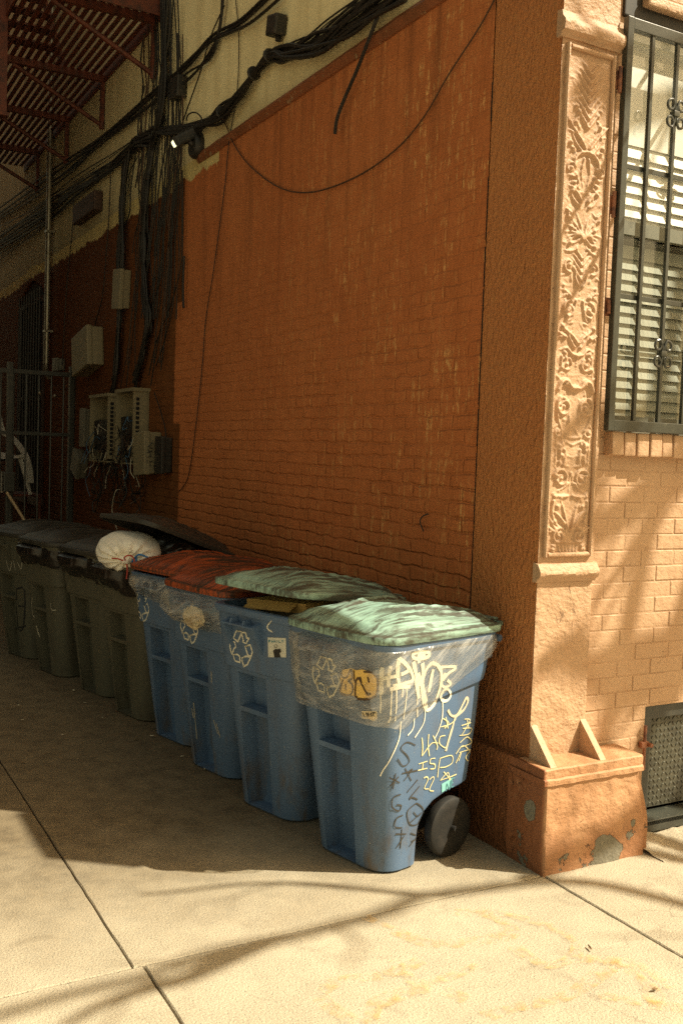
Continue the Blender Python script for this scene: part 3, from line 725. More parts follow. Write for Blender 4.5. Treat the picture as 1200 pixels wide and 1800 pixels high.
# ---- plinth of the pilaster
ph = MB()
def plinthring(z):
    bul = .0 if z > .36 else .055*math.sin(min(1, (.36-z)/.3)*math.pi*.62)
    x0, x1, y0, y1 = 0.0, .575+bul*1.2, .0, .24
    pts = []
    for (a, b, n) in (((x0, y1), (x0, y0), 16), ((x0, y0), (x1, y0), 44), ((x1, y0), (x1, y1), 16)):
        for k in range(n): pts.append(V(a[0]+(b[0]-a[0])*k/n, a[1]+(b[1]-a[1])*k/n, z))
    pts.append(V(x1, y1, z)); out = []
    for p in pts:
        q = p.copy()
        # knocked corners
        dx1 = x1-p.x; dy = p.y
        if dx1 < .05 and dy < .05: q.x -= .018; q.y += .018
        if p.x < .012 and dy < .012: q.x += .006; q.y += .006
        j = .007*nz(p, 7)+.0045*nz(p, 19)+.002*nz(p, 45)
        low = max(0, 1-z/.2)
        q.y += j-.010*low+.02*max(0, nz(p+V(5, 0, 0), 6))*(1 if z < .16 else .3); q.x += j*.7 if p.x < .3 else j
        out.append(q)
    return out
ph.loft([plinthring(-.03+.43*k/26) for k in range(27)], False)
plo = ph.build('plinth', 'plinth', B, True)
lg = MB()
def ledge(z0, z1, d, x1):
    rings = []
    for (z, s_) in ((z0, 0), (z0, d), (z1-.006, d), (z1, d-.006), (z1+.004, -.17)):
        rings.append([V(-d*.5+(x1+d*.5)*k/50, .012-s_+.003*nz((k*.13, z*9, 1), 2), z+.003*nz((k*.11, z*12, 4), 2)) for k in range(51)])
    lg.loft(rings, False)
    for xx in (-d*.5, x1):
        lg.add([V(xx, .012-d, z0), V(xx, .24, z0), V(xx, .24, z1), V(xx, .012-d, z1)], [(0, 1, 2, 3)])
ledge(.385, .412, .020, .560); ledge(.413, .452, .008, .565)
lg.build('plinth_ledge', 'plinth', B, True)
for x0 in (.042, .322):
    fn = MB(); fn.prism([(.157, .452), (.018, .452), (.026, .462), (.157, .60)], lambda y, z, a=x0: V(a, y, z), lambda y, z, a=x0: V(a+.032, y, z)); fn.build('plinth_fin', 'tan_stucco', B)
# bare cement where the render has come away
def patch(name, c, axis, sx, sz, seed):
    m = MB(); r_ = random.Random(seed); n = 26; ring = []
    for k in range(n):
        a = 2*math.pi*k/n; q = .78+.3*nz((math.cos(a)*1.5+seed, math.sin(a)*1.5, seed))
        if axis == 'y': ring.append(V(c[0]+sx*q*math.cos(a), c[1], c[2]+sz*q*math.sin(a)))
        else: ring.append(V(c[0], c[1]+sx*q*math.cos(a), c[2]+sz*q*math.sin(a)))
    cc = Vector(c); off = V(0, -.006, 0) if axis == 'y' else V(-.006, 0, 0)
    m.loft([ring, [cc+(p-cc)*.9+off for p in ring], [cc+(p-cc)*.55+off*1.3+V(0, .0, 0)+.3*off*nz(p, 40) for p in ring], [cc+(p-cc)*.1+off*1.2 for p in ring]], True, True)
    return m.build(name, 'bare_patch', B, True)
# ---- window
WN = MB(); WN.box((.425, .205, 1.88), (.462, .30, 3.74)); WN.box((1.483, .205, 1.88), (1.52, .30, 3.74)); WN.box((.462, .205, 3.69), (1.483, .30, 3.74)); WN.box((.462, .205, 1.88), (1.483, .30, 1.93))
wf = WN.build('window', 'sash', B)
sh = MB(); sh.box((.462, .208, 2.775), (1.483, .238, 2.835)); sh.box((.462, .212, 1.93), (.487, .238, 2.775)); sh.box((1.458, .212, 1.93), (1.483, .238, 2.775)); sh.box((.487, .212, 1.93), (1.458, .238, 1.965)); sh.build('sash', 'sash', wf)
MB().grid(1, 1, lambda u, v: V(.462+1.021*u, .216, 2.835+.855*v)).build('pane', 'glass', wf)
MB().grid(1, 1, lambda u, v: V(.487+.971*u, .222, 1.965+.81*v)).build('pane', 'glass', wf)
bl = MB(); z = 2.85
while z < 3.20:
    m_ = Matrix.Translation(V(0, .268, z)) @ Matrix.Rotation(R(72), 4, 'X')
    bl.box((.464, -.036, -.0012), (1.481, .036, .0012), m_); z += .053
bl.box((.464, .262, 3.19), (1.481, .266, 3.66)); bl.box((.464, .255, 3.64), (1.481, .29, 3.685)); bl.build('blind', 'blind', wf)
cu = MB(); cu.grid(90, 20, lambda u, v: V(.464+1.017*u, .315+.010*math.sin(u*60)+.005*nz((u*30, v*2, 0)), 1.93+.86*v)); cu.build('curtain', 'curtain', wf, True)
z = 1.98; bl2 = MB()
while z < 2.76:
    m_ = Matrix.Translation(V(0, .270, z)) @ Matrix.Rotation(R(72), 4, 'X')
    bl2.box((.488, -.033, -.001), (1.457, .033, .001), m_); z += .049
bl2.build('lower_blind', 'curtain', wf)
MB().box((.40, .60, 1.8), (1.55, .62, 3.8)).build('dark_room', 'void', wf)
# iron guard in front of it, hinged on the pilaster
GY = .13
gd = MB(); gx0, gx1, gz0, gz1 = .362, 1.545, 1.892, 3.665
gd.bbox((gx0, GY-.016, gz0), (gx0+.034, GY+.016, gz1), .003); gd.bbox((gx1-.034, GY-.016, gz0), (gx1, GY+.016, gz1), .003)
gd.bbox((gx0+.034, GY-.015, gz1-.05), (gx1-.034, GY+.016, gz1-.001), .003); gd.bbox((gx0+.034, GY-.015, gz0+.001), (gx1-.034, GY+.016, gz0+.048), .003)
guard = gd.build('window_guard', 'guard_iron', B)
nb = 7
for k in range(nb):
    x = .520+.1515*k
    if x > gx1-.05: break
    MB().bbox((x-.0085, GY-.010, gz0+.048), (x+.0085, GY+.007, gz1-.05), .002).build('bar', 'guard_iron', guard)
for z in (3.045, 2.485):
    MB().bbox((gx0+.034, GY+.008, z-.011), (gx1-.034, GY+.016, z+.011), .002).build('crossbar', 'guard_iron', guard)
def scroll(x, z):
    m = MB()
    for sx in (1, -1):
        for sz in (1, -1):
            pts = []
            for k in range(15):
                t = k/14; a = R(180-40)-t*R(330); rr = .026*(1-.45*t)
                pts.append(V(x+sx*(.030+rr*math.cos(a)), GY-.013, z+sz*(.040+rr*math.sin(a)-.006)))
            pts = [V(x+sx*.006, GY-.013, z+sz*.006), V(x+sx*.006, GY-.013, z+sz*.028)]+pts[1:]
            m.tube(smooth_line(pts, 3), .0062, 8)
    m.bbox((x-.017, GY-.022, z-.013), (x+.017, GY+.009, z+.013), .003)
    m.build('scroll', 'guard_iron', guard, True)
for x, z in ((.6715, 3.31), (.6715, 2.25), (.9745, 3.31), (.9745, 2.25), (1.2775, 3.31), (1.2775, 2.25)): scroll(x, z)
for z in (3.40, 2.87, 2.43):
    m = MB(); m.tube([V(.352, PY-.018, z-.055 if z > 2.5 else z-.03), V(.352, PY-.018, z+.055 if z > 2.5 else z+.03)], .010, 10); m.box((.335, PY-.012, z-.04), (.366, PY-.006, z+.04)); m.build('hinge', 'hinge', guard, True)
# ---- iron cellar hatch low in the front
HX0, HX1 = .772, 1.742
ha = MB(); HY = .235
ha.bbox((HX0, HY-.02, -.06), (HX0+.055, HY+.05, .60), .004); ha.bbox((HX1-.055, HY-.02, -.06), (HX1, HY+.05, .60), .004); ha.bbox((HX0+.055, HY-.014, .535), (HX1-.055, HY+.05, .599), .004)
hatch = ha.build('cellar_hatch', 'iron', B)
pt = MB(); pt.box((HX0+.055, HY+.012, .09), (HX1-.055, HY+.03, .535))
pt.build('tread_plate', 'plate', hatch)
lz = MB(); zi = 0
z = .105
while z < .53:
    xi = 0; x = HX0+.075
    while x < HX1-.07:
        a = R(45) if (xi+zi) % 2 else R(-45); l_, w_ = .0135, .0042
        ca, sa = math.cos(a), math.sin(a); base = [(l_, 0), (.5*l_, w_), (-.5*l_, w_), (-l_, 0), (-.5*l_, -w_), (.5*l_, -w_)]
        ring0 = [V(x+p*ca-q*sa, HY+.0125, z+p*sa+q*ca) for p, q in base]; ring1 = [V(x+.7*(p*ca-q*sa), HY+.0085, z+.7*(p*sa+q*ca)) for p, q in base]
        lz.loft([ring0, ring1], True, True); x += .0275; xi += 1
    z += .0275; zi += 1
lz.build('tread_pattern', 'plate', hatch)
an = MB(); an.bbox((HX0-.03, HY-.10, .05), (HX1, HY+.02, .075), .003); an.bbox((HX0-.03, HY-.10, .02), (HX1, HY-.085, .074), .003); an.build('threshold', 'guard_iron', hatch)
bo = MB(); bo.tube([V(HX0-.018, YF-.02, .31), V(HX0-.018, YF-.02, .52)], .008, 8); bo.bbox((HX0-.045, YF-.03, .415), (HX0+.0, YF-.005, .445), .004); bo.tube([V(HX0+.0, YF-.05, .43), V(HX0, YF-.0, .43)], .011, 8); bo.build('bolt', 'hinge', hatch, True)
# ---- window deep in the alley, brick arch over it
aw = MB(); ya, yb, za, zb = 9.75, 11.25, 1.05, 3.62
aw.box((XW-.004, ya, za), (XW+.004, yb, zb)); 
arc = [(ya+(yb-ya)*k/12, zb+.22*math.sin(math.pi*k/12)) for k in range(13)]
aw.prism([(p, q) for p, q in arc], lambda y, z: V(XW-.004, y, z), lambda y, z: V(XW+.004, y, z))
awo = aw.build('alley_window', 'void', B)
fr = MB()
for y in (ya, yb-.07, (ya+yb)/2-.03): fr.box((XW-.03, y, za), (XW-.005, y+.07, zb))
for z in (za, 2.3, zb-.07): fr.box((XW-.028, ya+.001, z), (XW-.006, yb-.001, z+.07))
fr.build('frame', 'brownbox', awo)
br_ = MB()
for k in range(9): br_.tube([V(XW-.06, ya+.1+.16*k, za), V(XW-.06, ya+.1+.16*k, zb+.1)], .011, 6)
br_.build('bars', 'dark_box', awo)
hd = MB()
for k in range(15):
    t = k/14; y = ya-.05+(yb-ya+.1)*t; zc = zb+.02+.23*math.sin(math.pi*t)
    hd.bbox((XW-.035, y-.055, zc), (XW-.0045, y+.055, zc+.20), .008)
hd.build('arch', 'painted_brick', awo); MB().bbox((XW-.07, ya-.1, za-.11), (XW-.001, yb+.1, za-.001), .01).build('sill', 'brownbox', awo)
# ------------------------------------------------------------------ wheeled bins
# local frame: front faces -x (logo side), hinge and wheels at +x, width along y
RIM = 1.0
def xf(z): return -.272-.108*z-(.013 if z >= .70 else 0)
def hw(z): return .224+.082*z+(.012 if z >= .70 else 0)
def xb(z):
    tab = [(0, -.055), (.15, -.060), (.20, -.050), (.24, -.025), (.28, .03), (.305, .11), (.318, .20), (.33, .232), (1.0, .285)]
    for (a, p), (b, q) in zip(tab, tab[1:]):
        if z <= b: return p+(q-p)*(z-a)/(b-a)
    return .285
def body_ring(z, grow=0.0, recess=0.0, r_front=None, r_back=.05):
    rf = r_front if r_front else .105-.02*z; rb_ = r_back
    x0, x1, w = xf(z)-grow, xb(z)+grow, hw(z)+grow
    pts = []
    rw = .092; ry = .038
    for y in (w-rf, ry+rw+.010, ry+rw): pts.append((x0+(.0), y))
    pts[-1] = (x0+recess, ry+rw); pts += [(x0+recess, ry+rw*.3), (x0+recess, ry-rw*.3), (x0+recess, ry-rw), (x0, ry-rw-.010)]
    for k in range(9):
        a = math.pi+math.pi/2*k/8; pts.append((x0+rf+rf*math.cos(a), -w+rf+rf*math.sin(a)))
    for t in (.25, .5, .75): pts.append((x0+rf+(x1-rb_-x0-rf)*t, -w))
    for k in range(6):
        a = -math.pi/2+math.pi/2*k/5; pts.append((x1-rb_+rb_*math.cos(a), -w+rb_+rb_*math.sin(a)))
    pts += [(x1, -w*.3), (x1, w*.3)]
    for k in range(6):
        a = math.pi/2*k/5; pts.append((x1-rb_+rb_*math.cos(a), w-rb_+rb_*math.sin(a)))
    for t in (.75, .5, .25): pts.append((x0+rf+(x1-rb_-x0-rf)*t, w))
    for k in range(8):
        a = math.pi/2+math.pi/2*k/8; pts.append((x0+rf+rf*math.cos(a), w-rf+rf*math.sin(a)))
    k_ = .09*math.exp(-((z-.69)/.07)**2)
    return [V(x, y, z+k_*max(0, min(1, (x+.30)/.58))) for x, y in pts]
def bin_body():
    m = MB(); rings = []
    def rg(z, rec=0.0, g=0.0): rings.append(body_ring(z, g, rec))
    rings.append([p*1.0 for p in body_ring(.0, -.012, .0)]); rg(.012)
    rg(.016, .080)
    for z in (.06, .12, .16, .20, .24, .28, .305, .318, .33, .40, .478): rg(z, .085)
    rg(.482, .004); rg(.505, .004); rg(.509, .08)
    for z in (.56, .62, .672): rg(z, .078)
    rg(.677, .0); rg(.694); rg(.7005); 
    for z in (.76, .82, .88, .94): rg(z)
    rg(.962); rg(.966, 0, .010); rg(.994, 0, .012); rg(1.0, 0, .006); rg(1.0, 0, -.022); rg(.985, 0, -.024)
    for z in (.92, .85, .815): rings.append([V(p.x*1.0, p.y, z) for p in body_ring(max(z, .85), -.03-.02*(1-z))])
    m.loft(rings, True, True); return m
def lidmesh(edge=.030):
    x0, x1, w, r0, r1 = -.405, .318, .336, .10, .05
    ring = []
    def arc_(cx, cy, r, a0, n=8): return [(cx+r*math.cos(R(a0)+math.pi/2*k/n), cy+r*math.sin(R(a0)+math.pi/2*k/n)) for k in range(n+1)]
    def seg(a, b, n): return [(a[0]+(b[0]-a[0])*k/n, a[1]+(b[1]-a[1])*k/n) for k in range(1, n)]
    cs = [arc_(x0+r0, -w+r0, r0, 180), arc_(x1-r1, -w+r1, r1, 270), arc_(x1-r1, w-r1, r1, 0), arc_(x0+r0, w-r0, r0, 90)]
    for k in range(4): ring += cs[k]+seg(cs[k][-1], cs[(k+1) % 4][0], 34)
    # front edge bows out
    ring = [(x-.022*(1-(y/w)**2) if x < x0+.1 else x, y) for x, y in ring]
    def h(x, y, s):
        t = (x-x0)/(x1-x0); base = .062*(1-s**2.4)*(.78+.22*math.sin(math.pi*min(1, t*1.15)))
        pl_ = 1/(1+math.exp((s-.86)*60))*.012
        k = 0
        for sgn in (1, -1):
            yc = sgn*(.085+.17*t*t); k += .020*math.exp(-((y-yc)/.018)**2)*min(1, max(0, (t-.12)*6))*min(1, max(0, (.97-t)*12))
            yc = sgn*(.165+.12*t*t); k += .015*math.exp(-((y-yc)/.015)**2)*min(1, max(0, (t-.22)*6))*min(1, max(0, (.97-t)*12))
        ch = -.016*math.exp(-(y/.06)**4)*min(1, max(0, (t-.5)*4))
        return base+pl_+(k+ch)*(1 if s < .9 else 0)
    cx = (x0+x1)/2; m = MB(); rings = []
    for (s, dz) in ((.955, -edge+.004), (1.0, -edge), (1.006, -edge+.006), (1.006, -.004), (1.0, .0)): rings.append([V(cx+(x-cx)*s, y*s, dz) for x, y in ring])
    for s in (.985, .965, .945, .92, .89, .86, .83, .79, .75, .7, .64, .58, .52, .46, .4, .34, .28, .22, .16, .1, .04):
        rings.append([V(cx+(x-cx)*s, y*s, h(cx+(x-cx)*s, y*s, s)) for x, y in ring])
    m.loft(rings, True, False); m.f.append(tuple(len(m.v)-len(ring)+k for k in range(len(ring))))
    # underside
    n = len(ring); m.add([V(cx+(x-cx)*.955, y*.955, -edge+.004) for x, y in ring]+[V(cx+(x-cx)*.9, y*.9, .0) for x, y in ring], [(k, (k+1) % n, n+(k+1) % n, n+k) for k in range(n)]+[tuple(range(n, 2*n))])
    # hinge tabs and grab bar at the back
    for y in (-.20, .20): m.bbox((.30, y-.045, -.030), (.385, y+.045, .012), .008)
    m.tube([V(.372, -.27, -.012), V(.372, .27, -.012)], .014, 10)
    return m
def make_bin(loc, rz, bodymat, lidmat_, label, lid_tilt=0.0, lid_shift=(0, 0, 0), group='wheeled bins lined up along the brown wall', logo=True):
    root = empty('wheelie_bin', loc, rz, label, 'wheelie bin', group)
    bin_body().build('body', bodymat, root, True)
    ar = MB()
    for y in (-.235, .235): ar.bbox((.21, y-.02, .86), (.345, y+.02, .93), .012); ar.bbox((.30, y-.018, .90), (.36, y+.018, .985), .01)
    ar.tube([V(.345, -.29, .955), V(.345, .29, .955)], .016, 10); ar.build('handle', bodymat, root, True)
    li = MB(); z = .925; yc = .05
    li.bbox((xf(z)-.055, yc-.118, z-.004), (xf(z)+.004, yc+.118, z+.004), .002)
    for y in (yc-.112, yc+.112): li.prism([(xf(z)+.004, z+.022), (xf(z)-.054, z+.004), (xf(z)-.052, z-.004), (xf(.78)+.004, .785)], lambda x, zz, y=y: V(x, y-.011, zz), lambda x, zz, y=y: V(x, y+.011, zz))
    for y in (yc-.04, yc+.055): li.prism([(xf(z)+.004, z+.030), (xf(z)-.045, z+.026), (xf(z)-.050, z+.004), (xf(z)+.004, z+.0)], lambda x, zz, y=y: V(x, y-.006, zz), lambda x, zz, y=y: V(x, y+.006, zz))
    li.build('lift_lip', bodymat, root)
    ax = MB(); ax.tube([V(.125, -.27, .132), V(.125, .27, .132)], .011, 10); ax.box((.02, -.12, .10), (.135, .12, .19)); ax.build('axle', 'hub', root)
    for sy in (-1, 1):
        w = MB(); w.lathe([(.085, -.024), (.118, -.026), (.128, -.020), (.132, -.008), (.132, .008), (.128, .020), (.118, .026), (.085, .024)], 'Y', (.125, sy*.222, .132), 36)
        wo = w.build('wheel', 'rubber', root, True)
        hb = MB(); hb.lathe([(.0, -.022), (.02, -.024), (.024, -.019), (.075, -.017), (.09, -.0235), (.092, .0235), (.075, .017), (.024, .019), (.02, .024), (.0, .022)], 'Y', (.125, sy*.222, .132), 30); hb.build('hub', 'hub', wo, True)
        if sy < 0:
            cp = MB(); cp.lathe([(0, -.028), (.009, -.027), (.011, -.02), (.011, -.01)], 'Y', (.125, sy*.222, .132), 12); cp.build('axle_cap', 'steel', wo, True)
    ld = lidmesh()
    hinge = V(.345, 0, .985)
    m_ = Matrix.Translation(Vector(lid_shift)) @ Matrix.Translation(hinge) @ Matrix.Rotation(lid_tilt, 4, 'Y') @ Matrix.Translation(-hinge)
    ld.v = [m_ @ V(p.x, p.y, p.z+1.028) for p in ld.v]
    lo = ld.build('lid', lidmat_, root, True)
    return root
# near bottom corner of every bin (measured on the ground) and its turn
def bin_at(px, py, deg):
    g_ = onground(px, py); c = V(-.243, -.196, 0); m_ = Matrix.Rotation(R(deg), 4, 'Z')
    return (g_ - m_ @ c), R(deg)
BIN = []
spec = [(672, 1537, 13, 'blue_plastic', 'mint_lid', 'nearest blue wheeled bin covered in graffiti under a scuffed mint lid', 0, (0, 0, 0)),
        (520, 1447, 15, 'blue_plastic', 'mint_lid', 'blue wheeled bin with raised mint lid over cardboard and a square sticker', R(6.6), (0, 0, .012)),
        (410, 1372, 12, 'blue_plastic', 'orange_lid', 'blue wheeled bin with orange lid and bulging clear liner full of paper', 0, (0, 0, 0)),
        (340, 1315, 14, 'blue_plastic', 'orange_lid', 'farther blue bin with orange lid beside the white rubbish bag', R(1.5), (0, 0, .0)),
        (258, 1270, 12, 'grey_plastic', 'black_lid', 'grey bin with black lid propped up by white and black bags', R(20), (0, 0, .02)),
        (193, 1228, 14, 'grey_plastic', 'black_lid', 'grey bin with shut dark lid just beyond the white rubbish bag', 0, (0, 0, 0)),
        (112, 1192, 13, 'grey_plastic', 'black_lid', 'dark grey bin second from the far end of the row', 0, (0, 0, 0)),
        (58, 1160, 18, 'grey_plastic', 'black_lid', 'farthest dark grey bin at the left end with scribbled front', 0, (0, 0, 0))]
for (px, py, dg, bm_, lm_, lab, tilt, sh_) in spec:
    loc, rz = bin_at(px, py, dg)
    BIN.append(make_bin(loc, rz, bm_, lm_, lab, tilt, sh_))
bpy.context.view_layer.update()
def part_of(root, name): return [c for c in root.children if c.name.split('.')[0] == name][0]
def bvh_of(*obs):
    vs, fs = [], []
    for ob in obs:
        o = len(vs); vs += [ob.matrix_world @ v.co for v in ob.data.vertices]; fs += [[i+o for i in p.vertices] for p in ob.data.polygons]
    return BVHTree.FromPolygons(vs, fs)
BT = [bvh_of(part_of(b, 'body')) for b in BIN]
def ribbon_mb(pts, nors, w, lift=.0022, m=None, taper=False, thick=.0):
    m = m or MB(); vs = []
    n = len(pts)
    for i in range(n):
        t = pts[min(i+1, n-1)]-pts[max(i-1, 0)]
        if t.length < 1e-7: t = V(0, 0, 1)
        s_ = t.normalized().cross(nors[i]).normalized(); k = i/(n-1)
        ww = w*(.55+.45*math.sin(math.pi*k)) if taper else w
        ww *= 1+.38*nz(pts[i], 26)
        vs += [pts[i]+s_*ww/2+nors[i]*lift, pts[i]-s_*ww/2+nors[i]*lift]
    m.add(vs, [(2*i, 2*i+2, 2*i+3, 2*i+1) for i in range(n-1)]); return m
def local(root, m):
    inv = root.matrix_world.inverted(); m.v = [inv @ p for p in m.v]; return m
def hit(bvh, o, d):
    p, n, i, _ = bvh.ray_cast(o, d.normalized())
    if p is None: return None
    if n.dot(d) > 0: n = -n
    return p, n
def inkpx(bvh, polys, w, m, lift=.0022, sm=6, taper=False):    # strokes sprayed on the real side of a bin
    for pl_ in polys:
        line = smooth_line([V(a, b, 0) for a, b in pl_], sm) if sm > 1 else [V(a, b, 0) for a, b in pl_]
        ps, ns = [], []
        for q in line:
            h_ = hit(bvh, CAM, ray(q.x, q.y))
            if h_: ps.append(h_[0]); ns.append(h_[1])
        if len(ps) > 1: ribbon_mb(ps, ns, w, lift, m, taper)
    return m
def fillpx(bvh, poly, m, lift=.002, ns=7):                    # a filled outline on the real side of a bin
    c = V(sum(p[0] for p in poly)/len(poly), sum(p[1] for p in poly)/len(poly), 0); n = len(poly); vs, ok = [], True
    for j in range(ns+1):
        for p in poly:
            q = c.lerp(V(p[0], p[1], 0), j/ns); h_ = hit(bvh, CAM, ray(q.x, q.y))
            if not h_: return m
            vs.append(h_[0]+h_[1]*lift)
    m.add(vs, [(j*n+k, j*n+(k+1) % n, (j+1)*n+(k+1) % n, (j+1)*n+k) for j in range(ns) for k in range(n)]); return m
def dense(poly, n=5):
    out = []
    for a, b in zip(poly, poly[1:]+poly[:1]): out += [(a[0]+(b[0]-a[0])*k/n, a[1]+(b[1]-a[1])*k/n) for k in range(n)]
    return out
# three folded arrows printed on each blue front
MARK = [[(338, 772), (396, 783), (352, 888), (305, 848)], [(392, 800), (410, 790), (432, 792), (446, 848), (472, 850), (438, 906), (400, 888), (412, 876)], [(428, 938), (482, 920), (505, 995), (492, 1042), (458, 1030)],
        [(395, 1058), (440, 1040), (488, 1050), (452, 1128), (412, 1148), (410, 1130), (398, 1090)], [(303, 1025), (345, 1020), (372, 1042), (376, 1106), (322, 1088)], [(275, 872), (320, 892), (330, 945), (312, 960), (290, 1022), (268, 940)]]
inv1 = BIN[1].matrix_world.inverted(); TPL = []; cen = inv1 @ hit(BT[1], CAM, ray(424, 1140))[0]
for poly in MARK:
    TPL.append([])
    for a, b in poly:
        q = inv1 @ hit(BT[1], CAM, ray(360+a/6, 980+b/6))[0]; TPL[-1].append((q.y-cen.y, q.z-cen.z))
def logo(root, bvh, px, py_):
    m = MB(); mw = root.matrix_world; h0 = hit(bvh, CAM, ray(px, py_)); c = mw.inverted() @ h0[0] if h0 else V(-.37, 0, .79)
    for poly in TPL:
        pts = poly+[poly[0], poly[1]]; ps, ns = [], []
        for (a, b), (c_, d) in zip(pts, pts[1:]):
            for k in range(3):
                h_ = hit(bvh, mw @ V(-1.2, c.y+a+(c_-a)*k/3, c.z+b+(d-b)*k/3), mw.to_3x3() @ V(1, 0, 0))
                if h_: ps.append(h_[0]); ns.append(h_[1])
        if len(ps) > 2: ribbon_mb(ps, ns, .0085, .002, m)
    local(root, m).build('recycling_mark', 'white_print', root)
logo(BIN[0], BT[0], 573, 1190); logo(BIN[1], BT[1], 424, 1140); logo(BIN[2], BT[2], 333, 1103); logo(BIN[3], BT[3], 249, 1067)
# ---- graffiti of the near bin
b0 = BIN[0]; t0 = BT[0]
def Z(pts): return [(560+a/4, 1120+b/4) for a, b in pts]      # coordinates read from a 4x view
sp = MB()
inkpx(t0, [Z(p) for p in ([(447, 210), (440, 300), (440, 400)], [(505, 200), (490, 290), (490, 350)], [(430, 300), (480, 285), (545, 272)],
    [(560, 145), (552, 230), (560, 320)], [(560, 145), (610, 190), (650, 250), (655, 300), (610, 320), (520, 345)], [(575, 260), (600, 250), (640, 225)],
    [(500, 365), (570, 350), (640, 345)])], .0155, sp, .0034)
inkpx(t0, [Z(p) for p in ([(660, 170), (680, 260), (690, 360), (700, 430)], [(695, 250), (720, 330), (745, 430), (750, 500)], [(725, 180), (730, 260), (715, 340)])], .020, sp, .0036)
inkpx(t0, [Z(p) for p in ([(790, 180), (750, 230), (722, 330), (730, 450), (762, 510), (810, 460), (850, 350), (858, 250), (830, 195), (790, 180)], [(800, 225), (785, 300), (770, 385)])], .0165, sp, .0032)
inkpx(t0, [Z(p) for p in ([(715, 100), (660, 115), (665, 145), (720, 150), (770, 130), (765, 105), (715, 100)], [(690, 122), (720, 128), (745, 120)], [(700, 150), (700, 180)])], .0145, sp, .0038)
inkpx(t0, [Z(p) for p in ([(855, 210), (940, 205), (955, 220), (905, 255), (870, 300)], [(885, 250), (860, 320), (880, 350), (925, 330), (900, 300)], [(880, 365), (855, 410), (870, 445), (905, 440), (925, 400), (905, 365), (880, 365)])], .0125, sp, .0030)
inkpx(t0, [Z(p) for p in ([(436, 395), (437, 470), (434, 532)], [(512, 370), (508, 470), (503, 560), (490, 600)], [(545, 355), (545, 470), (535, 590)], [(620, 345), (608, 470), (592, 575)], [(575, 590), (560, 720), (500, 860), (455, 930), (432, 975)],
    [(690, 430), (690, 560)], [(668, 570), (660, 640), (622, 690)], [(745, 500), (735, 600), (672, 705)], [(868, 440), (865, 560), (840, 650), (812, 710)], [(590, 320), (585, 420)])], .0055, sp, .0028)
local(b0, sp).build('graffiti', 'spray_white', b0)
ov = MB()
inkpx(t0, [Z(p) for p in ([(447, 210), (440, 300), (440, 400)], [(505, 200), (490, 290), (490, 350)], [(560, 145), (552, 230), (560, 320)], [(560, 145), (610, 190), (650, 250), (655, 300), (610, 320), (520, 345)], [(660, 170), (680, 260), (690, 360), (700, 430)], [(695, 250), (720, 330), (745, 430), (750, 500)],
    [(790, 180), (750, 230), (722, 330), (730, 450), (762, 510), (810, 460), (850, 350), (858, 250), (830, 195), (790, 180)], [(715, 100), (660, 115), (665, 145), (720, 150), (770, 130), (765, 105), (715, 100)], [(855, 210), (940, 205), (955, 220), (905, 255), (870, 300)])], .030, ov, .0016)
local(b0, ov).build('overspray', 'overspray', b0)
ye = MB()
inkpx(t0, [Z(p) for p in ([(722, 705), (728, 770), (722, 835)], [(722, 835), (790, 745), (835, 745)], [(770, 680), (765, 760), (775, 835)], [(800, 690), (830, 760), (825, 790)], [(885, 690), (850, 700), (845, 745), (880, 775), (890, 770)],
    [(700, 890), (760, 870)], [(730, 880), (725, 930)], [(695, 935), (760, 920)], [(815, 850), (785, 855), (780, 885), (810, 890), (812, 920), (780, 925)], [(850, 850), (838, 920), (832, 985)], [(850, 850), (930, 830), (935, 880), (890, 910), (850, 915)],
    [(735, 990), (755, 980), (765, 1000), (740, 1060), (770, 1065)], [(775, 1000), (800, 980), (805, 1000), (775, 1070), (805, 1080)], [(855, 1000), (905, 950), (915, 1005)], [(850, 1005), (910, 985), (965, 962)], [(875, 945), (925, 1000)],
    [(870, 570), (910, 600), (880, 640)], [(855, 630), (920, 610), (960, 575)], [(890, 560), (905, 640)])], .0048, ye, .0026, 4)
inkpx(t0, [Z(p) for p in ([(1020, 575), (1060, 580), (1030, 640), (1000, 690)], [(1000, 620), (1065, 600)], [(1010, 640), (1070, 640), (1050, 680), (985, 690)], [(990, 740), (1040, 700), (1070, 740), (1000, 770)], [(960, 820), (1010, 760), (1060, 800)], [(960, 885), (1000, 800), (980, 870)], [(985, 810), (1060, 790), (1030, 840), (1045, 870)], [(1040, 580), (1050, 640)])], .0042, ye, .0026, 4)
local(b0, ye).build('graffiti', 'marker_yellow', b0)
gm = MB()
inkpx(t0, [Z(p) for p in ([(905, 510), (930, 550), (970, 545), (1010, 470), (1035, 425), (1045, 450), (1015, 510), (960, 560), (935, 640), (905, 740), (890, 800)],)], .012, gm, .0024)
local(b0, gm).build('graffiti', 'chalk', b0)
Z2 = lambda pts: [(480+a/2.727, 1020+b/2.727) for a, b in pts]
bk_ = MB()
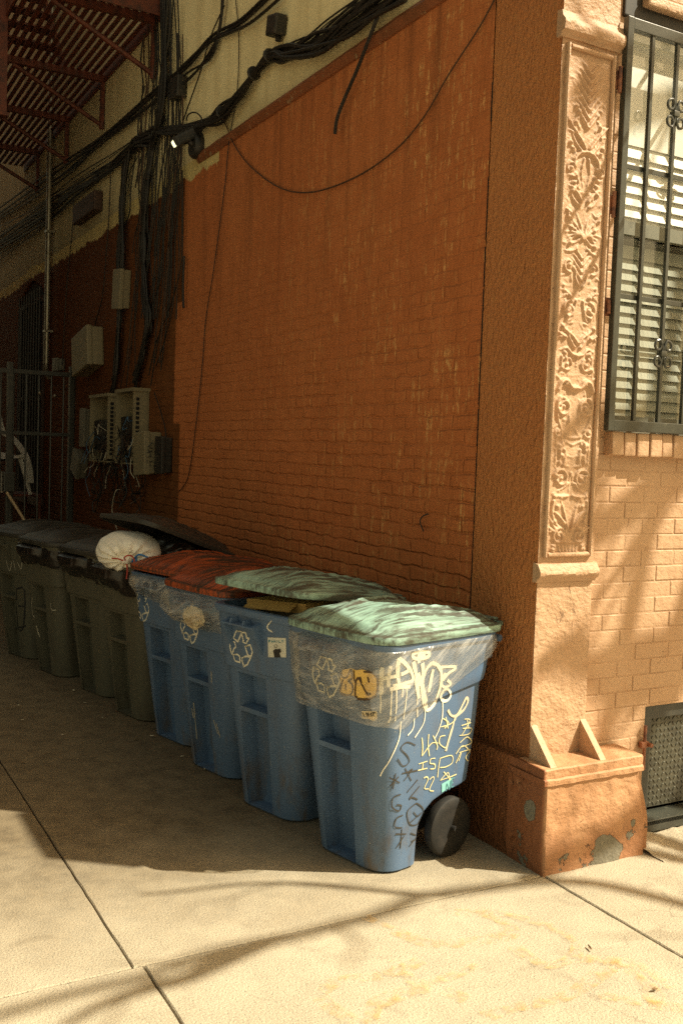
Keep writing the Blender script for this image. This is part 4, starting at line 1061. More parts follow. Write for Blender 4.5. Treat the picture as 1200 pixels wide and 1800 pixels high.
inkpx(t0, [Z2(p) for p in ([(680, 790), (640, 775), (610, 805), (640, 840), (650, 870), (620, 890), (595, 855)], [(615, 925), (690, 910)], [(640, 920), (665, 905), (625, 960)], [(630, 900), (660, 960)], [(690, 955), (640, 1015)], [(700, 985), (650, 1045)], [(650, 1050), (665, 1040), (690, 1050)],
    [(680, 1070), (640, 1110), (655, 1170), (700, 1160), (718, 1100), (690, 1070), (680, 1070)], [(670, 1110), (690, 1130), (712, 1110)], [(655, 1160), (700, 1120)], [(650, 1275), (715, 1185)], [(655, 1210), (690, 1225)], [(660, 1250), (700, 1235)],
    [(555, 945), (605, 970)], [(585, 925), (572, 1000)], [(560, 985), (600, 940)], [(610, 1025), (575, 1040), (568, 1085), (600, 1105), (612, 1080), (590, 1075)], [(620, 1125), (590, 1140), (580, 1180), (615, 1185)], [(585, 1215), (635, 1215)], [(615, 1190), (608, 1285)], [(590, 1280), (625, 1225)])], .0052, bk_, .0026, 4)
local(b0, bk_).build('graffiti', 'marker_black', b0)
sy_ = MB(); fillpx(t0, Z(dense([(180, 225), (255, 210), (290, 225), (330, 218), (400, 235), (428, 290), (425, 380), (380, 425), (300, 425), (280, 405), (180, 385)], 3)), sy_, .022)
syo = local(b0, sy_).build('sticker', 'sticker_yellow', b0)
si = MB()
inkpx(t0, [Z(p) for p in ([(182, 225), (195, 270), (225, 275), (250, 220)], [(200, 290), (185, 340), (182, 382), (240, 400), (268, 370), (262, 320), (235, 300), (262, 280), (258, 215)], [(218, 320), (218, 360)], [(290, 300), (285, 400), (300, 410)], [(290, 300), (310, 280), (340, 340), (370, 390), (385, 385)], [(320, 270), (330, 310)], [(345, 235), (400, 240), (428, 295), (420, 385), (375, 425), (300, 425)], [(370, 270), (380, 310)], [(275, 225), (280, 300), (292, 300)])], .0085, si, .0238, 4)
local(b0, si).build('lettering', 'sticker_brown', syo)
s2 = MB(); fillpx(t0, Z(dense([(330, 510), (420, 507), (422, 563), (332, 563)], 3)), s2, .022); s2o = local(b0, s2).build('sticker', 'paper', b0)
s3 = MB(); inkpx(t0, [Z(p) for p in ([(338, 522), (352, 552), (362, 520)], [(366, 550), (372, 522), (380, 552)], [(392, 520), (382, 530), (392, 540), (383, 552)], [(396, 518), (412, 518)], [(403, 518), (402, 552)])], .0045, s3, .0236, 3); local(b0, s3).build('lettering', 'ink_black', s2o)
s4 = MB(); fillpx(t0, Z(dense([(862, 1030), (940, 985), (928, 1045), (862, 1092)], 4)), s4, .0024); s4o = local(b0, s4).build('tape', 'sticker_cyan', b0)
s5 = MB(); inkpx(t0, [Z(p) for p in ([(890, 1080), (895, 1025), (915, 1070), (922, 1005)], [(952, 985), (932, 997), (928, 1050), (946, 1042)], [(930, 1025), (942, 1018)])], .0045, s5, .004, 3); local(b0, s5).build('lettering', 'ink_teal', s4o)
# bin 2 sticker: FAMILY over a dark figure, and a curl of paint
b1 = BIN[1]; t1 = BT[1]; Z6 = lambda pts: [(360+a/6, 980+b/6) for a, b in pts]
q1 = MB(); fillpx(t1, Z6(dense([(667, 842), (857, 848), (862, 1052), (672, 1050)], 5)), q1, .0022); q1o = local(b1, q1).build('sticker', 'sticker_white', b1)
q2 = MB()
def letters(word, x, y, w, h, gap):
    fnt = {'F': [[(0, 1), (0, 0), (1, 0)], [(0, .5), (.8, .5)]], 'A': [[(0, 1), (.5, 0), (1, 1)], [(.2, .6), (.8, .6)]], 'M': [[(0, 1), (0, 0), (.5, .6), (1, 0), (1, 1)]], 'I': [[(.5, 0), (.5, 1)]], 'L': [[(0, 0), (0, 1), (1, 1)]], 'Y': [[(0, 0), (.5, .5), (1, 0)], [(.5, .5), (.5, 1)]]}
    out = []
    for c in word:
        for st in fnt[c]: out.append([(x+a*w, y+b*h) for a, b in st])
        x += w+gap
    return out
inkpx(t1, [Z6(p) for p in letters('FAMILY', 680, 872, 17, 24, 10)], .0042, q2, .0036, 1); local(b1, q2).build('lettering', 'ink_teal', q1o)
q3 = MB(); fillpx(t1, Z6(dense([(725, 985), (745, 962), (770, 965), (800, 960), (812, 990), (795, 1010), (805, 1052), (740, 1052)], 3)), q3, .0036)
inkpx(t1, [Z6(p) for p in ([(745, 920), (738, 935), (748, 948), (765, 945), (768, 925), (755, 915)],)], .003, q3, .0036, 3); local(b1, q3).build('figure_print', 'ink_black', q1o)
q4 = MB(); inkpx(t1, [Z6(p) for p in ([(710, 665), (668, 715), (665, 745), (690, 770), (718, 785)],)], .008, q4, .0024, 6, True); local(b1, q4).build('paint_curl', 'white_print', b1)
# scribbles on the far grey bins
for k, strokes in ((7, [[(12, 985), (18, 1003), (22, 988)], [(25, 985), (28, 1002)], [(32, 988), (38, 1000), (40, 986)]]), (6, [[(58, 1050), (56, 1075), (62, 1085)], [(64, 1100), (70, 1120)], [(90, 1060), (92, 1072), (99, 1072)]])):
    for st_ in strokes:
        m = MB(); inkpx(BT[k], [st_], .006, m, .003, 4)
        if m.v: local(BIN[k], m).build('scribble', 'chalk', BIN[k])
m = MB(); inkpx(BT[7], [[(30, 1035), (32, 1100), (42, 1102), (44, 1038), (30, 1035)], [(33, 1065), (43, 1066)], [(27, 1105), (46, 1100)]], .014, m, .003, 3); local(BIN[7], m).build('scribble', 'ink_black', BIN[7])
for k, strokes in ((2, [[(372, 1180), (373, 1200)], [(376, 1265), (384, 1290)], [(381, 1272), (388, 1296)], [(340, 1235), (346, 1300)], [(337, 1245), (340, 1262)]]), (1, [[(447, 1450), (452, 1452)]])):
    m = MB(); inkpx(BT[k], strokes, .005, m, .0026, 4); local(BIN[k], m).build('scuff', 'chalk', BIN[k])

# ---- liners hung over the rims (things of their own: they lift off)
def liner(root, zlow, mat, label, name='bin_liner', amp=.012, bulge=None, cat='bin liner', base=.012, arc0=0, arc1=1, folds=9):
    m = MB(); NR = 14; ring0 = body_ring(.99, base+.008); n0 = len(ring0)
    # resample the outline evenly
    per = [0]
    for k in range(n0): per.append(per[-1]+(ring0[(k+1) % n0]-ring0[k]).length)
    NU = 240; us = [per[-1]*k/NU for k in range(NU)]
    def at(ring, u):
        for k in range(n0):
            if per[k+1] >= u: t = (u-per[k])/(per[k+1]-per[k]); return ring[k].lerp(ring[(k+1) % n0], t)
        return ring[0]
    rings = []
    for j in range(NR+1):
        t = j/NR; r_ = []
        for i, u in enumerate(us):
            top = at(ring0, u); zl = zlow(top); z = .992+(zl-.992)*t
            if j == 0: p = at(body_ring(.995, -.012), u); p.z = .999; r_.append(p); continue
            bz = max(.701, z); p = at(body_ring(bz, base), u); p.z = z
            if z < .70: p = at(body_ring(.705, base), u); p.z = z
            out = V(top.x, top.y, 0).normalized()
            ph = u*folds*2+z*26+nz((u*3, z*3, 0))*3
            d = amp*(.35*math.sin(ph)+.9*nz((p.x*14+3, p.y*14, z*9))+.5*nz((p.x*34, p.y*34, z*22)))+.010*math.sin(math.pi*t)
            if p.x < -.30 and abs(p.y) < .2: d += .056*math.exp(-((abs(p.y-.05))/.155)**6)*max(0, min(1, (1-t)*2))*min(1, t*7)
            d = max(d, -base*.6)
            cr = math.sin((p.z-.62*p.x)*58+3.5*nz((p.x*5, p.y*5, p.z*5)))
            d += .0045*max(0, abs(cr)**.6*(.5+nz((p.x*6, p.y*6, p.z*4))))*math.sin(math.pi*min(1, t*1.05))
            if bulge: d += bulge(p, t)
            r_.append(p+out*d)
        rings.append(r_)
    m.loft(rings, True, False)
    ob = m.build(name, mat, None, True); ob.matrix_world = root.matrix_world.copy()
    return tag(ob, label, cat)
def low0(p):     # hem of the near liner: low at the front corner, climbing to the back of the street side
    t = (p.x+.37)/.66
    side = .60+.30*max(0, t)**.9 if p.y < 0 else .64+.2*max(0, t)
    f = .655 if p.x < -.30 else side
    w = min(1, max(0, (p.x+.37)/.10)); return .655*(1-w)+side*w+.005*nz(p, 5) if p.y < 0 else f
liner(b0, low0, 'clear_film', 'clear plastic liner stretched over the rim of the graffitied bin', amp=.004)
liner(BIN[2], lambda p: .80+.07*max(0, (p.x+.35)/.6)+.02*nz(p, 6), 'clear_film', 'crumpled clear liner bulging with paper below an orange lid', amp=.012, bulge=lambda p, t: (.10*math.exp(-((p.y+.05)/.19)**2)*math.sin(math.pi*min(1, t*1.02))**.8 if p.x < -.2 else 0))
liner(BIN[3], lambda p: .84+.06*max(0, (p.x+.35)/.6)+.03*nz(p, 6), 'clear_film', 'loose clear liner hanging from the farther orange lidded bin', amp=.016)
for k, lab in ((4, 'black liner hanging under the white rubbish bag'), (5, 'black liner gathered round the rim beyond the white bag'), (6, 'torn black liner on the second bin from the far end')):
    liner(BIN[k], lambda p, k=k: .835+.035*nz(p+V(k, 0, 0), 3), 'black_bag', lab, amp=.010, base=.012, folds=5)
def blob(name, mat, c, rad, label, cat, seed=0, knot=None, rough=.16, sub=4):
    bm = bmesh.new(); bmesh.ops.create_icosphere(bm, subdivisions=sub, radius=1)
    for v in bm.verts:
        d = v.co.normalized(); k = 1+rough*nz(d+V(seed, 0, 0), 1.6)+rough*.45*nz(d+V(0, seed, 0), 4.5)
        if knot:
            kd = Vector(knot).normalized(); ang = math.acos(max(-1, min(1, d.dot(kd))))
            o1 = kd.orthogonal().normalized(); o2 = kd.cross(o1); th = math.atan2(d.dot(o2), d.dot(o1))
            k += .05*math.sin(th*15+2*nz(d, 2))*math.exp(-((ang-.55)/.55)**2)+.18*math.exp(-(ang/.16)**2)-.16*math.exp(-((ang-.28)/.16)**2)
        v.co = V(d.x*rad[0], d.y*rad[1], d.z*rad[2])*k
    m = MB(); m.frombm(bm); ob = m.build(name, mat, None, True); ob.location = c
    return tag(ob, label, cat)
m4 = BIN[4].matrix_world
bagc = m4 @ V(-.30, -.02, 1.075)
wb = blob('rubbish_bag', 'white_bag', bagc, (.20, .27, .135), 'tied white rubbish bag spilling out of a propped open bin', 'rubbish bag', 3, (-.45, -.85, -.25), .055, 5)
blob('rubbish_bag', 'black_bag', m4 @ V(.02, -.05, 1.06), (.27, .26, .15), 'glossy black rubbish bag squashed under the propped black lid', 'rubbish bag', 8, None, .25, 5)
kn = bagc+V(-.09, -.245, -.035)
tb = MB()
for pts in ([kn, kn+V(-.02, -.03, .03), kn+V(.0, -.05, .045), kn+V(.03, -.05, .03), kn+V(.04, -.06, -.04)], [kn, kn+V(-.05, .0, .02), kn+V(-.08, .03, .02)], [kn, kn+V(.0, -.03, -.04), kn+V(-.01, -.05, -.10)]):
    tb.tube(smooth_line(pts, 6), .0045, 6)
tag(tb.build('drawstring', 'red_tie', None, True), 'red drawstring knotted at the mouth of the white bag', 'drawstring')
tb = MB()
for pts in ([kn+V(.03, -.02, 0), kn+V(.06, -.06, .05), kn+V(.12, -.09, .03), kn+V(.19, -.12, .01)], [kn+V(.03, -.02, -.01), kn+V(.07, -.07, -.03), kn+V(.13, -.10, -.02), kn+V(.20, -.12, .01)], [kn+V(.05, -.04, .04), kn+V(.05, -.05, -.03)]):
    tb.tube(smooth_line(pts, 6), .0065, 6)
tag(tb.build('drawstring', 'blue_tie', None, True), 'blue drawstring trailing from the white bag towards the orange lid', 'drawstring')
# crumpled paper in the bulging liner, seen through the film
m2 = BIN[2].matrix_world
blob('crumpled_paper', 'paper', m2 @ V(xf(.86)-.045, -.05, .872), (.032, .12, .055), 'wad of crumpled paper trapped inside the bulging clear liner', 'paper', 5, None, .35, 4)
# cardboard in the open bin
m1 = b1.matrix_world
cb = MB(); mm = m1 @ Matrix.Translation(V(-.13, -.02, .83)) @ Matrix.Rotation(R(6), 4, 'Z') @ Matrix.Rotation(R(-3), 4, 'X')
cb.bbox((-.13, -.19, -.002), (.16, .20, .205), .004, mm)
co = tag(cb.build('cardboard_box', 'cardboard', None), 'brown cardboard box stuffed under the raised mint lid', 'box')
cq = MB(); cq.bbox((-.138, -.19, .03), (-.1302, .12, .16), .001, mm); cq.build('printed_panel', 'cardboard_print', co)
cq = MB(); cq.bbox((-.20, -.14, .19), (-.14, .16, .197), .001, mm @ rot_about((-.15, 0, .2), ry=R(-28))); cq.build('flap', 'cardboard', co)
pr = MB(); 
for k in range(9):
    y = -.17+.032*k; pr.box((-.1402, y, .06+.02*(k % 3)), (-.1381, y+.012, .075+.02*(k % 3)+.02), mm)
pr.build('print', 'cardboard', co)
# ------------------------------------------------------------------ things fixed to the alley wall
def wallbox(name, mat, y, z, w, h, d, label, cat, rx=0, bev=.012, lip=True, group=None, dx=0):
    c = (XW-d/2-dx, y, z); m_ = rot_about(c, rx=rx)
    m = MB(); m.bbox((XW-d-dx, y-w/2, z-h/2), (XW-.003, y+w/2, z+h/2), bev, m_)
    ob = m.build(name, mat, None); tag(ob, label, cat, group)
    if lip:
        l_ = MB(); l_.bbox((XW-d-dx-.012, y-w/2-.008, z-h/2-.008), (XW-d*.72-dx, y+w/2+.008, z+h/2+.008), bev*.7, m_); l_.build('cover', mat, ob)
    return ob
def py(px, pz, x=XW): return onwall(px, pz, x)
a = py(224, 510); wallbox('junction_box', 'beige_box', a.y, a.z, .24, .36, .10, 'slim pale junction box on the thick cable run, topmost of the pale boxes', 'junction box', R(6))
a = py(165, 621); wallbox('cable_box', 'beige_box', a.y-.1, a.z, .62, .40, .17, 'large tilted beige cable box above the open terminal cabinets', 'cable box', R(-9), .02)
a = py(274, 798)
b3 = wallbox('splice_box', 'beige_box', a.y-.02, a.z, .30, .36, .15, 'beige box with black tag scrawled on its side right of the cabinets', 'junction box', R(-4))
sc = MB()
y0 = a.y-.02-.15-.0105
pts = [[(-.05, .10), (-.09, .06), (-.05, .05)], [(-.05, .03), (-.095, .01)], [(-.09, .04), (-.06, -.02), (-.10, -.03)], [(-.05, -.06), (-.09, -.08), (-.06, -.10)], [(-.10, -.05), (-.07, -.12)]]
for p in pts: sc.tube([V(XW-.04+u, y0, a.z+w) for u, w in p], .004, 5)
sc.build('tag', 'ink_black', b3)
a = py(276, 795); wallbox('meter_socket', 'dark_box', a.y-.33, a.z-.02, .17, .30, .09, 'dark metal socket box hugging the tagged beige box', 'meter box', 0, .012)
a = py(155, 752); wallbox('small_meter', 'grey_box', a.y, a.z, .17, .40, .06, 'narrow grey meter left of the open terminal cabinets', 'meter', 0, .01)
a = py(150, 815); wallbox('outlet_box', 'grey_box', a.y, a.z, .26, .24, .11, 'small crooked drab box low on the wall below the grey meter', 'junction box', R(24), .012)
a = py(112, 642); wallbox('valve_box', 'grey_box', a.y, a.z, .18, .14, .10, 'little dull fitting on the wall beside the drain pipe', 'fitting', 0, .015)
a = py(497, 48); bb = wallbox('anchor_box', 'dark_box', a.y, a.z, .15, .13, .09, 'small black anchor box alone on the cream wall near the top', 'anchor box', R(12), .015, False)
MB().bbox((XW-.05, a.y-.02, a.z-.10), (XW-.012, a.y+.01, a.z-.05), .01).build('stub', 'dark_box', bb)
a = py(323, 157); wallbox('anchor_box', 'dark_box', a.y, a.z, .19, .17, .09, 'small black anchor box beside the upright cables on the cream wall', 'anchor box', R(5), .012, False)
a0, a1 = py(122, 300), py(188, 288)
m = MB(); m.bbox((XW-.10, a1.y+.1, 4.16), (XW-.004, a0.y-.6, 4.36), .015); tag(m.build('cable_tray', 'brownbox'), 'long dark red tray box under the sagging cables', 'cable tray')
# open terminal cabinets full of wires
def cabinet(y0, y1, z0, z1, label):
    root = empty('terminal_cabinet', (XW, (y0+y1)/2, z0), 0, label, 'terminal cabinet'); h = z1-z0; w = (y1-y0)/2
    m = MB(); m.box((-.02, -w, 0), (-.004, w, h)); m.box((-.15, w-.012, 0), (-.02, w, h)); m.box((-.16, -w-.02, h), (-.0, w+.02, h+.03)); m.box((-.15, -w, -.015), (-.0, w, -.002)); m.build('cabinet_back', 'beige_box', root)
    m = MB(); m.box((-.15, -w-.004, .02), (-.02, -w+.008, h))
    m.build('side_strip', 'beige_box', root)
    m = MB(); n = 13
    for k in range(n): m.box((-.125, -w-.007, .07+(h-.14)*k/(n-1)-.014), (-.095, -w-.0045, .07+(h-.14)*k/(n-1)+.014))
    m.build('knockouts', 'void', root)
    m = MB(); m.box((-.10, -w+.05, .10), (-.02, w-.05, h-.22))
    for k in range(22):
        zz = .12+(h-.36)*k/21; m.box((-.118, -w+.06, zz), (-.1, w-.06, zz+.014))
    m.build('terminal_block', 'dark_box', root)
    r_ = random.Random(int(y0*100)); names = ['cable', 'cable', 'cable_brown', 'wire_white', 'cable', 'wire_blue']
    for k in range(20):
        p = V(-.12, r_.uniform(-w, w), r_.uniform(.1, h-.3)); pts = [p]
        for _ in range(5): p = p+V(r_.uniform(-.05, .03), r_.uniform(-.10, .10), r_.uniform(-.16, .07)); p.x = min(-.03, max(-.24, p.x)); pts.append(p)
        mm_ = MB(); mm_.tube(smooth_line(pts, 5), .0035, 4); mm_.build('wire', names[k % 6], root, True)
    return root
cabinet(6.33, 6.98, 1.60, 2.22, 'open terminal cabinet with spilling wires, the farther one')
cabinet(5.52, 6.05, 1.60, 2.24, 'open terminal cabinet with punched side strip, the nearer one')
# tangle of wires under the cabinets
r_ = random.Random(12)
for k in range(26):
    y = r_.uniform(5.45, 7.0); p = V(XW-.05, y, 1.62+r_.uniform(-.05, .25)); pts = [p]
    for _ in range(5): p = p+V(0, r_.uniform(-.14, .14), r_.uniform(-.20, .02)); p.x = XW-r_.uniform(.02, .16); pts.append(p)
    if k % 3 == 0:
        for _ in range(3): p = p+V(r_.uniform(-.03, .03), r_.uniform(-.1, .1), r_.uniform(.02, .18)); p.x = min(XW-.02, p.x); pts.append(p)
    m = MB(); m.tube(smooth_line(pts, 5), r_.choice([.004, .005, .006]), 5)
    tag(m.build('loose_wire', ['cable', 'cable_brown', 'cable', 'cable', 'cable_brown', 'cable', 'wire_white'][k % 7], None, True), 'thin loose wire tangled below the open terminal cabinets', 'wire', 'loose wires hanging below the cabinets')
# ---- cables
CN = [0]
def cable(px, r, label, mat='cable', group=None, x=None, jit=0.0, name='cable', n=7, off=.035):
    pts = []
    for k, p in enumerate(px):
        xx = XW-off if x is None else x
        q = onwall(p[0], p[1], xx)
        q.x -= .012*abs(nz((k*1.7+CN[0]*3.1, 2, 1)))
        if jit: q.y += jit*nz((k*.9, CN[0]*1.37, 3))*1.6; q.z += jit*nz((k*.8+9, CN[0]*1.37, 7))*1.6
        pts.append(q)
    CN[0] += 1
    m = MB(); m.tube(smooth_line(pts, n), r, 6)
    return tag(m.build(name, mat, None, True), label, 'cable', group)
for k in range(11):
    cable([(283+k*1.2, -8), (286+k*.9, 70), (288, 150), (278, 220), (266, 265), (257, 340), (254, 420), (254, 500), (260, 565), (250, 625), (237, 672)], .008+.0035*(k % 3), 'black cable in the thick upright bundle right of the pale junction box', 'cable', 'upright cable bundle', jit=.10, off=.03+.012*(k % 4))
for k in range(10):
    cable([(262, 246), (243, 250), (230, 268), (222, 300), (215, 360), (212, 450), (211, 550), (206, 640), (198, 688)], .0075+.0035*(k % 3), 'black cable in the upright bundle passing the pale junction box', 'cable', 'far upright cable bundle', jit=.10, off=.03+.012*(k % 4))
tops = [(640, -6), (655, -8), (668, -6), (676, -6), (684, -5), (690, -8), (697, -6), (700, -4), (705, -6), (660, -7), (648, -6), (712, -6)]
for k, tp in enumerate(tops):
    s_ = (tp[0]-640)/72
    cable([tp, (600+25*s_, 32+18*s_), (545+20*s_, 72+14*s_), (505, 97+3*s_), (474, 97+1.5*(k % 4)), (446, 128+(k % 3)*2), (424, 161), (390, 197+(k % 4)*1.5), (350, 222), (305, 226), (276, 232)], .0085+.003*(k % 3), 'black cable of the sagging bundle crossing the cream wall above the lamp', 'cable', 'sagging cable bundle above the lamp', jit=.05, off=.03+.012*(k % 4))
for k in range(3):
    cable([(470+14*k, -8), (420+8*k, 36+3*k), (372, 68+5*k), (330, 106+4*k), (272, 158+4*k), (180, 238+4*k), (100, 296+3*k), (-6, 372+4*k)], .012, 'long black cable running aslant down the whole cream wall', 'cable', 'long slanting cables', jit=.03)
for k in range(3):
    cable([(393, -6), (386, 50), (370, 98), (330, 134+2*k), (278, 178), (238, 203+3*k), (168, 258+3*k), (98, 312+4*k), (-6, 384+3*k)], .009, 'second slanting black cable dropping from the branch near the top', 'cable', 'branch cables', jit=.04)
for k in range(6):
    cable([(262, 240+k), (238, 250+2*k), (205, 278+3*k), (185, 296+3*k), (130, 325+4*k), (88, 356+5*k), (40, 390+4*k), (-6, 420+4*k)], .009+.003*(k % 2), 'black cable of the low bundle running left under the tray', 'cable', 'low left cable bundle', jit=.06)
SL = 'slack black wire hanging down beside the upright cable bundle'
for k, px in enumerate([[(306, -5), (311, 60), (312, 140), (309, 230), (305, 320), (300, 420), (296, 520)], [(314, -5), (315, 90), (311, 190), (308, 300), (302, 400), (294, 560), (283, 652)], [(299, -5), (297, 60), (300, 120), (304, 200), (305, 290)],
    [(272, -5), (278, 80), (283, 140), (270, 190), (268, 240)], [(268, 40), (265, 130), (275, 165), (264, 200), (262, 250)], [(318, 230), (318, 320), (310, 420), (306, 520), (290, 600), (275, 640)], [(252, 262), (244, 300), (245, 330), (249, 345), (252, 320), (258, 270)], [(196, 300), (192, 380), (186, 460), (180, 520), (168, 570), (162, 598)],
    [(292, 330), (286, 420), (282, 500), (262, 560)], [(322, 300), (321, 400), (318, 470), (300, 540), (275, 600), (262, 660)], [(272, 690), (284, 730), (292, 760), (290, 800), (280, 820)], [(130, 340), (128, 400), (118, 500), (110, 640)]]):
    cable(px, .0055, SL, 'cable', 'slack wires', jit=.02)
cable([(324, 450), (323, 490), (322, 520), (323, 541)], .010, 'short cut cable end hanging on the brown wall left of the bare wall', 'cable')
cable([(414, -5), (420, 70), (417, 160), (403, 250), (395, 330), (377, 470), (362, 560), (356, 640), (346, 740), (332, 835), (314, 866)], .0035, 'thin dark wire wandering down the brown wall past the lamp', 'cable', name='thin_wire', off=.012)
cable([(672, 8), (650, 70), (628, 122), (606, 172), (594, 208), (589, 236)], .011, 'stiff black cable end hanging over the middle of the brown wall', 'cable', off=.05)
cable([(872, -8), (842, 48), (790, 132), (742, 210), (690, 268), (620, 314), (548, 338), (492, 330), (440, 292), (411, 252), (395, 216), (376, 202), (358, 212)], .0045, 'thin brown wire drooping in a long curve across the wall', 'cable_brown', name='thin_wire', off=.015)
cable([(395, 10), (372, 62), (352, 130), (330, 190), (318, 225)], .0055, 'slim wire bridging from the branch cable to the lamp', 'cable', name='thin_wire')
cable([(328, 212), (332, 201), (345, 198), (354, 206), (355, 216)], .006, 'small loop of black wire standing above the lamp', 'cable', name='thin_wire', off=.06)
hk = MB(); hk.tube(smooth_line([onwall(752, 903, XW-.01), onwall(742, 908, XW-.03), onwall(738, 918, XW-.035), onwall(744, 934, XW-.02)], 6), .0035, 6); tag(hk.build('wire_hook', 'cable', None, True), 'bent bit of dark wire sticking out low on the brown wall', 'wire')
rw = random.Random(31)
for k in range(34):
    x0 = rw.uniform(246, 326); x1 = x0+rw.uniform(-30, 14); ys = rw.choice([-6, 60, 150, 220]); ye = rw.choice([330, 450, 560, 640, 680])
    n_ = 7; px = [(x0+(x1-x0)*i/(n_-1)*(i/(n_-1))**.5-max(0, (ys+(ye-ys)*i/(n_-1)-250))*.055+rw.uniform(-5, 5), ys+(ye-ys)*i/(n_-1)) for i in range(n_)]
    cable(px, rw.choice([.004, .005, .007]), 'one of many thin dark wires strung down among the upright bundles', rw.choice(['cable', 'cable', 'cable_brown']), 'thin wires among the upright bundles', jit=.02, name='thin_wire')
for k in range(10):
    y_ = 300+rw.uniform(-20, 20)
    px = [(-6, 400+k*7), (60, 360+k*6+rw.uniform(-6, 6)), (130, 318+k*4+rw.uniform(-6, 6)), (200, 272+k*3+rw.uniform(-6, 6)), (250, 236+k+rw.uniform(-4, 4)), (290, 215-k)]
    cable(px, rw.choice([.004, .006]), 'one of the thin wires strung along the cream band above the tray', 'cable', 'thin wires along the cream band', jit=.03, name='thin_wire')
for k in range(9):
    t_ = 640+9*k; px = [(t_, -8), (t_-62+rw.uniform(-8, 8), 40+rw.uniform(-8, 4)), (540+rw.uniform(-10, 10), 80+rw.uniform(-10, 6)), (472, 98)]
    cable(px, rw.choice([.004, .006, .009]), 'one of the loose strands fanning out from the sagging bundle at the top', 'cable', 'strands of the sagging bundle', jit=.02, name='thin_wire')
# cable ties / wraps on the big bundle
for p, lb in (((474, 98), 'dark clamp gripping the sagging bundle at its bend below the lone black box'), ((446, 129), 'dark clamp on the sagging bundle just below its bend'), ((390, 198), 'dark clamp on the sagging bundle nearest the lamp')):
    wr = MB(); c = onwall(p[0], p[1], XW-.05); wr.lathe([(.042, -.012), (.048, -.006), (.048, .006), (.042, .012)], 'Y', c, 12)
    tag(wr.build('cable_clamp', 'dark_box', None, True), lb, 'clamp')
# ---- security lamp
a = onwall(352, 258, XW); L = empty('security_lamp', (XW, a.y, a.z), 0, 'lit black security lamp under the cable bundle at the edge of the cream wall', 'lamp')
m = MB(); m.lathe([(0, -.004), (.10, -.004), (.10, -.05), (.085, -.07), (.03, -.075), (0, -.075)], 'X', (0, 0, 0), 24); m.build('mount', 'dark_box', L, True)
hm = Matrix.Translation(V(-.115, .0, .05)) @ V(-.82, .12, -.52).to_track_quat('Y', 'Z').to_matrix().to_4x4() @ Matrix.Scale(.62, 4)
m = MB(); m.bbox((-.085, -.14, -.065), (.085, .16, .065), .03, hm); m.bbox((-.06, -.20, -.045), (.06, -.13, .045), .02, hm)
for k in range(5): m.box((-.08, -.12+.05*k, .06), (.08, -.105+.05*k, .078), hm)
m.build('head', 'dark_box', L)
m = MB(); m.bbox((-.050, .150, -.038), (.050, .198, .038), .014, hm); m.build('lens', 'glow', L)
m = MB()
for a_, b_ in (((-.08, .15, .040), (.08, .190, .062)), ((-.08, .15, -.062), (.08, .18, -.040)), ((-.08, .15, -.0398), (-.052, .19, .0398)), ((.052, .15, -.0398), (.08, .19, .0398))): m.bbox(a_, b_, .004, hm)
m.build('bezel', 'dark_box', L)
m = MB(); m.tube([V(-.05, 0, 0), V(-.08, 0, .02), V(-.105, .0, .04)], .028, 8); m.build('swivel', 'dark_box', L, True)
# ---- drain pipe
p0 = onwall(100, 60, XW-.07); pp = MB(); pp.tube([V(XW-.07, 9.36, z) for z in (2.72, 4, 5.5, 6.5, 7.5, 9.0)], .034, 12); pp.tube([V(XW-.07, 9.36, 2.72), V(XW-.07, 9.38, 2.62), V(XW-.02, 9.42, 2.55)], .03, 10)
po_ = tag(pp.build('conduit_pipe', 'steel', None, True), 'shiny grey upright pipe climbing behind the fire escape', 'pipe')
for z in (3.1, 4.3, 5.3): MB().bbox((XW-.11, 9.31, z), (XW-.001, 9.41, z+.03), .004).build('strap', 'steel', po_)
# ---- fire escape
FE = empty('fire_escape', (XW, 7.8, 5.3), 0, 'rusty red iron fire escape with slatted floor at the top left', 'fire escape')
def fe(p): return V(p[0]-XW, p[1]-7.8, p[2]-5.3)
WD = 1.08; ZP = 5.52; Y0, Y1 = 5.35, 11.2
m = MB()
n = 16
for k in range(n):
    x = XW-.06-WD*k/(n-1); m.box(fe((x-.021, Y0, ZP)), fe((x+.021, Y1, ZP+.012)))
m.build('slatted_floor', 'rust', FE)
m = MB(); m.box(fe((XW-.10-WD, Y0-.006, ZP-.07)), fe((XW-.085-WD, Y1, ZP+.10))); m.box(fe((XW-.02, Y0-.006, ZP-.07)), fe((XW-.004, Y1, ZP+.08)))
m.box(fe((XW-.084-WD, Y0-.008, ZP-.075)), fe((XW-.021, Y0+.006, ZP+.09))); m.build('edge_frame', 'rust', FE)
for y in (5.55, 7.2, 8.7, 10.25):
    m = MB(); m.box(fe((XW-.08-WD, y-.025, ZP-.07)), fe((XW-.024, y+.025, ZP-.005))); m.box(fe((XW-.05, y-.02, ZP-.52)), fe((XW-.012, y+.02, ZP-.072)))
    m.tube([fe((XW-.035, y, ZP-.50)), fe((XW-.05-WD*.8, y, ZP-.075))], .022, 6); m.tube([fe((XW-.03, y, ZP-.46)), fe((XW-.03, y, ZP-.54))], .026, 6); m.build('bracket', 'rust', FE)
m = MB()
for y in [Y0+.05+.14*k for k in range(42)]: m.tube([fe((XW-.09-WD, y, ZP+.10)), fe((XW-.09-WD, y, ZP+.98))], .009, 5)
for z in (.5, .98): m.box(fe((XW-.105-WD, Y0, ZP+z)), fe((XW-.075-WD, Y1, ZP+z+.03)))
for x in [XW-.12-.14*k for k in range(8)]: m.tube([fe((x, Y0+.03, ZP+.09)), fe((x, Y0+.03, ZP+.98))], .009, 5)
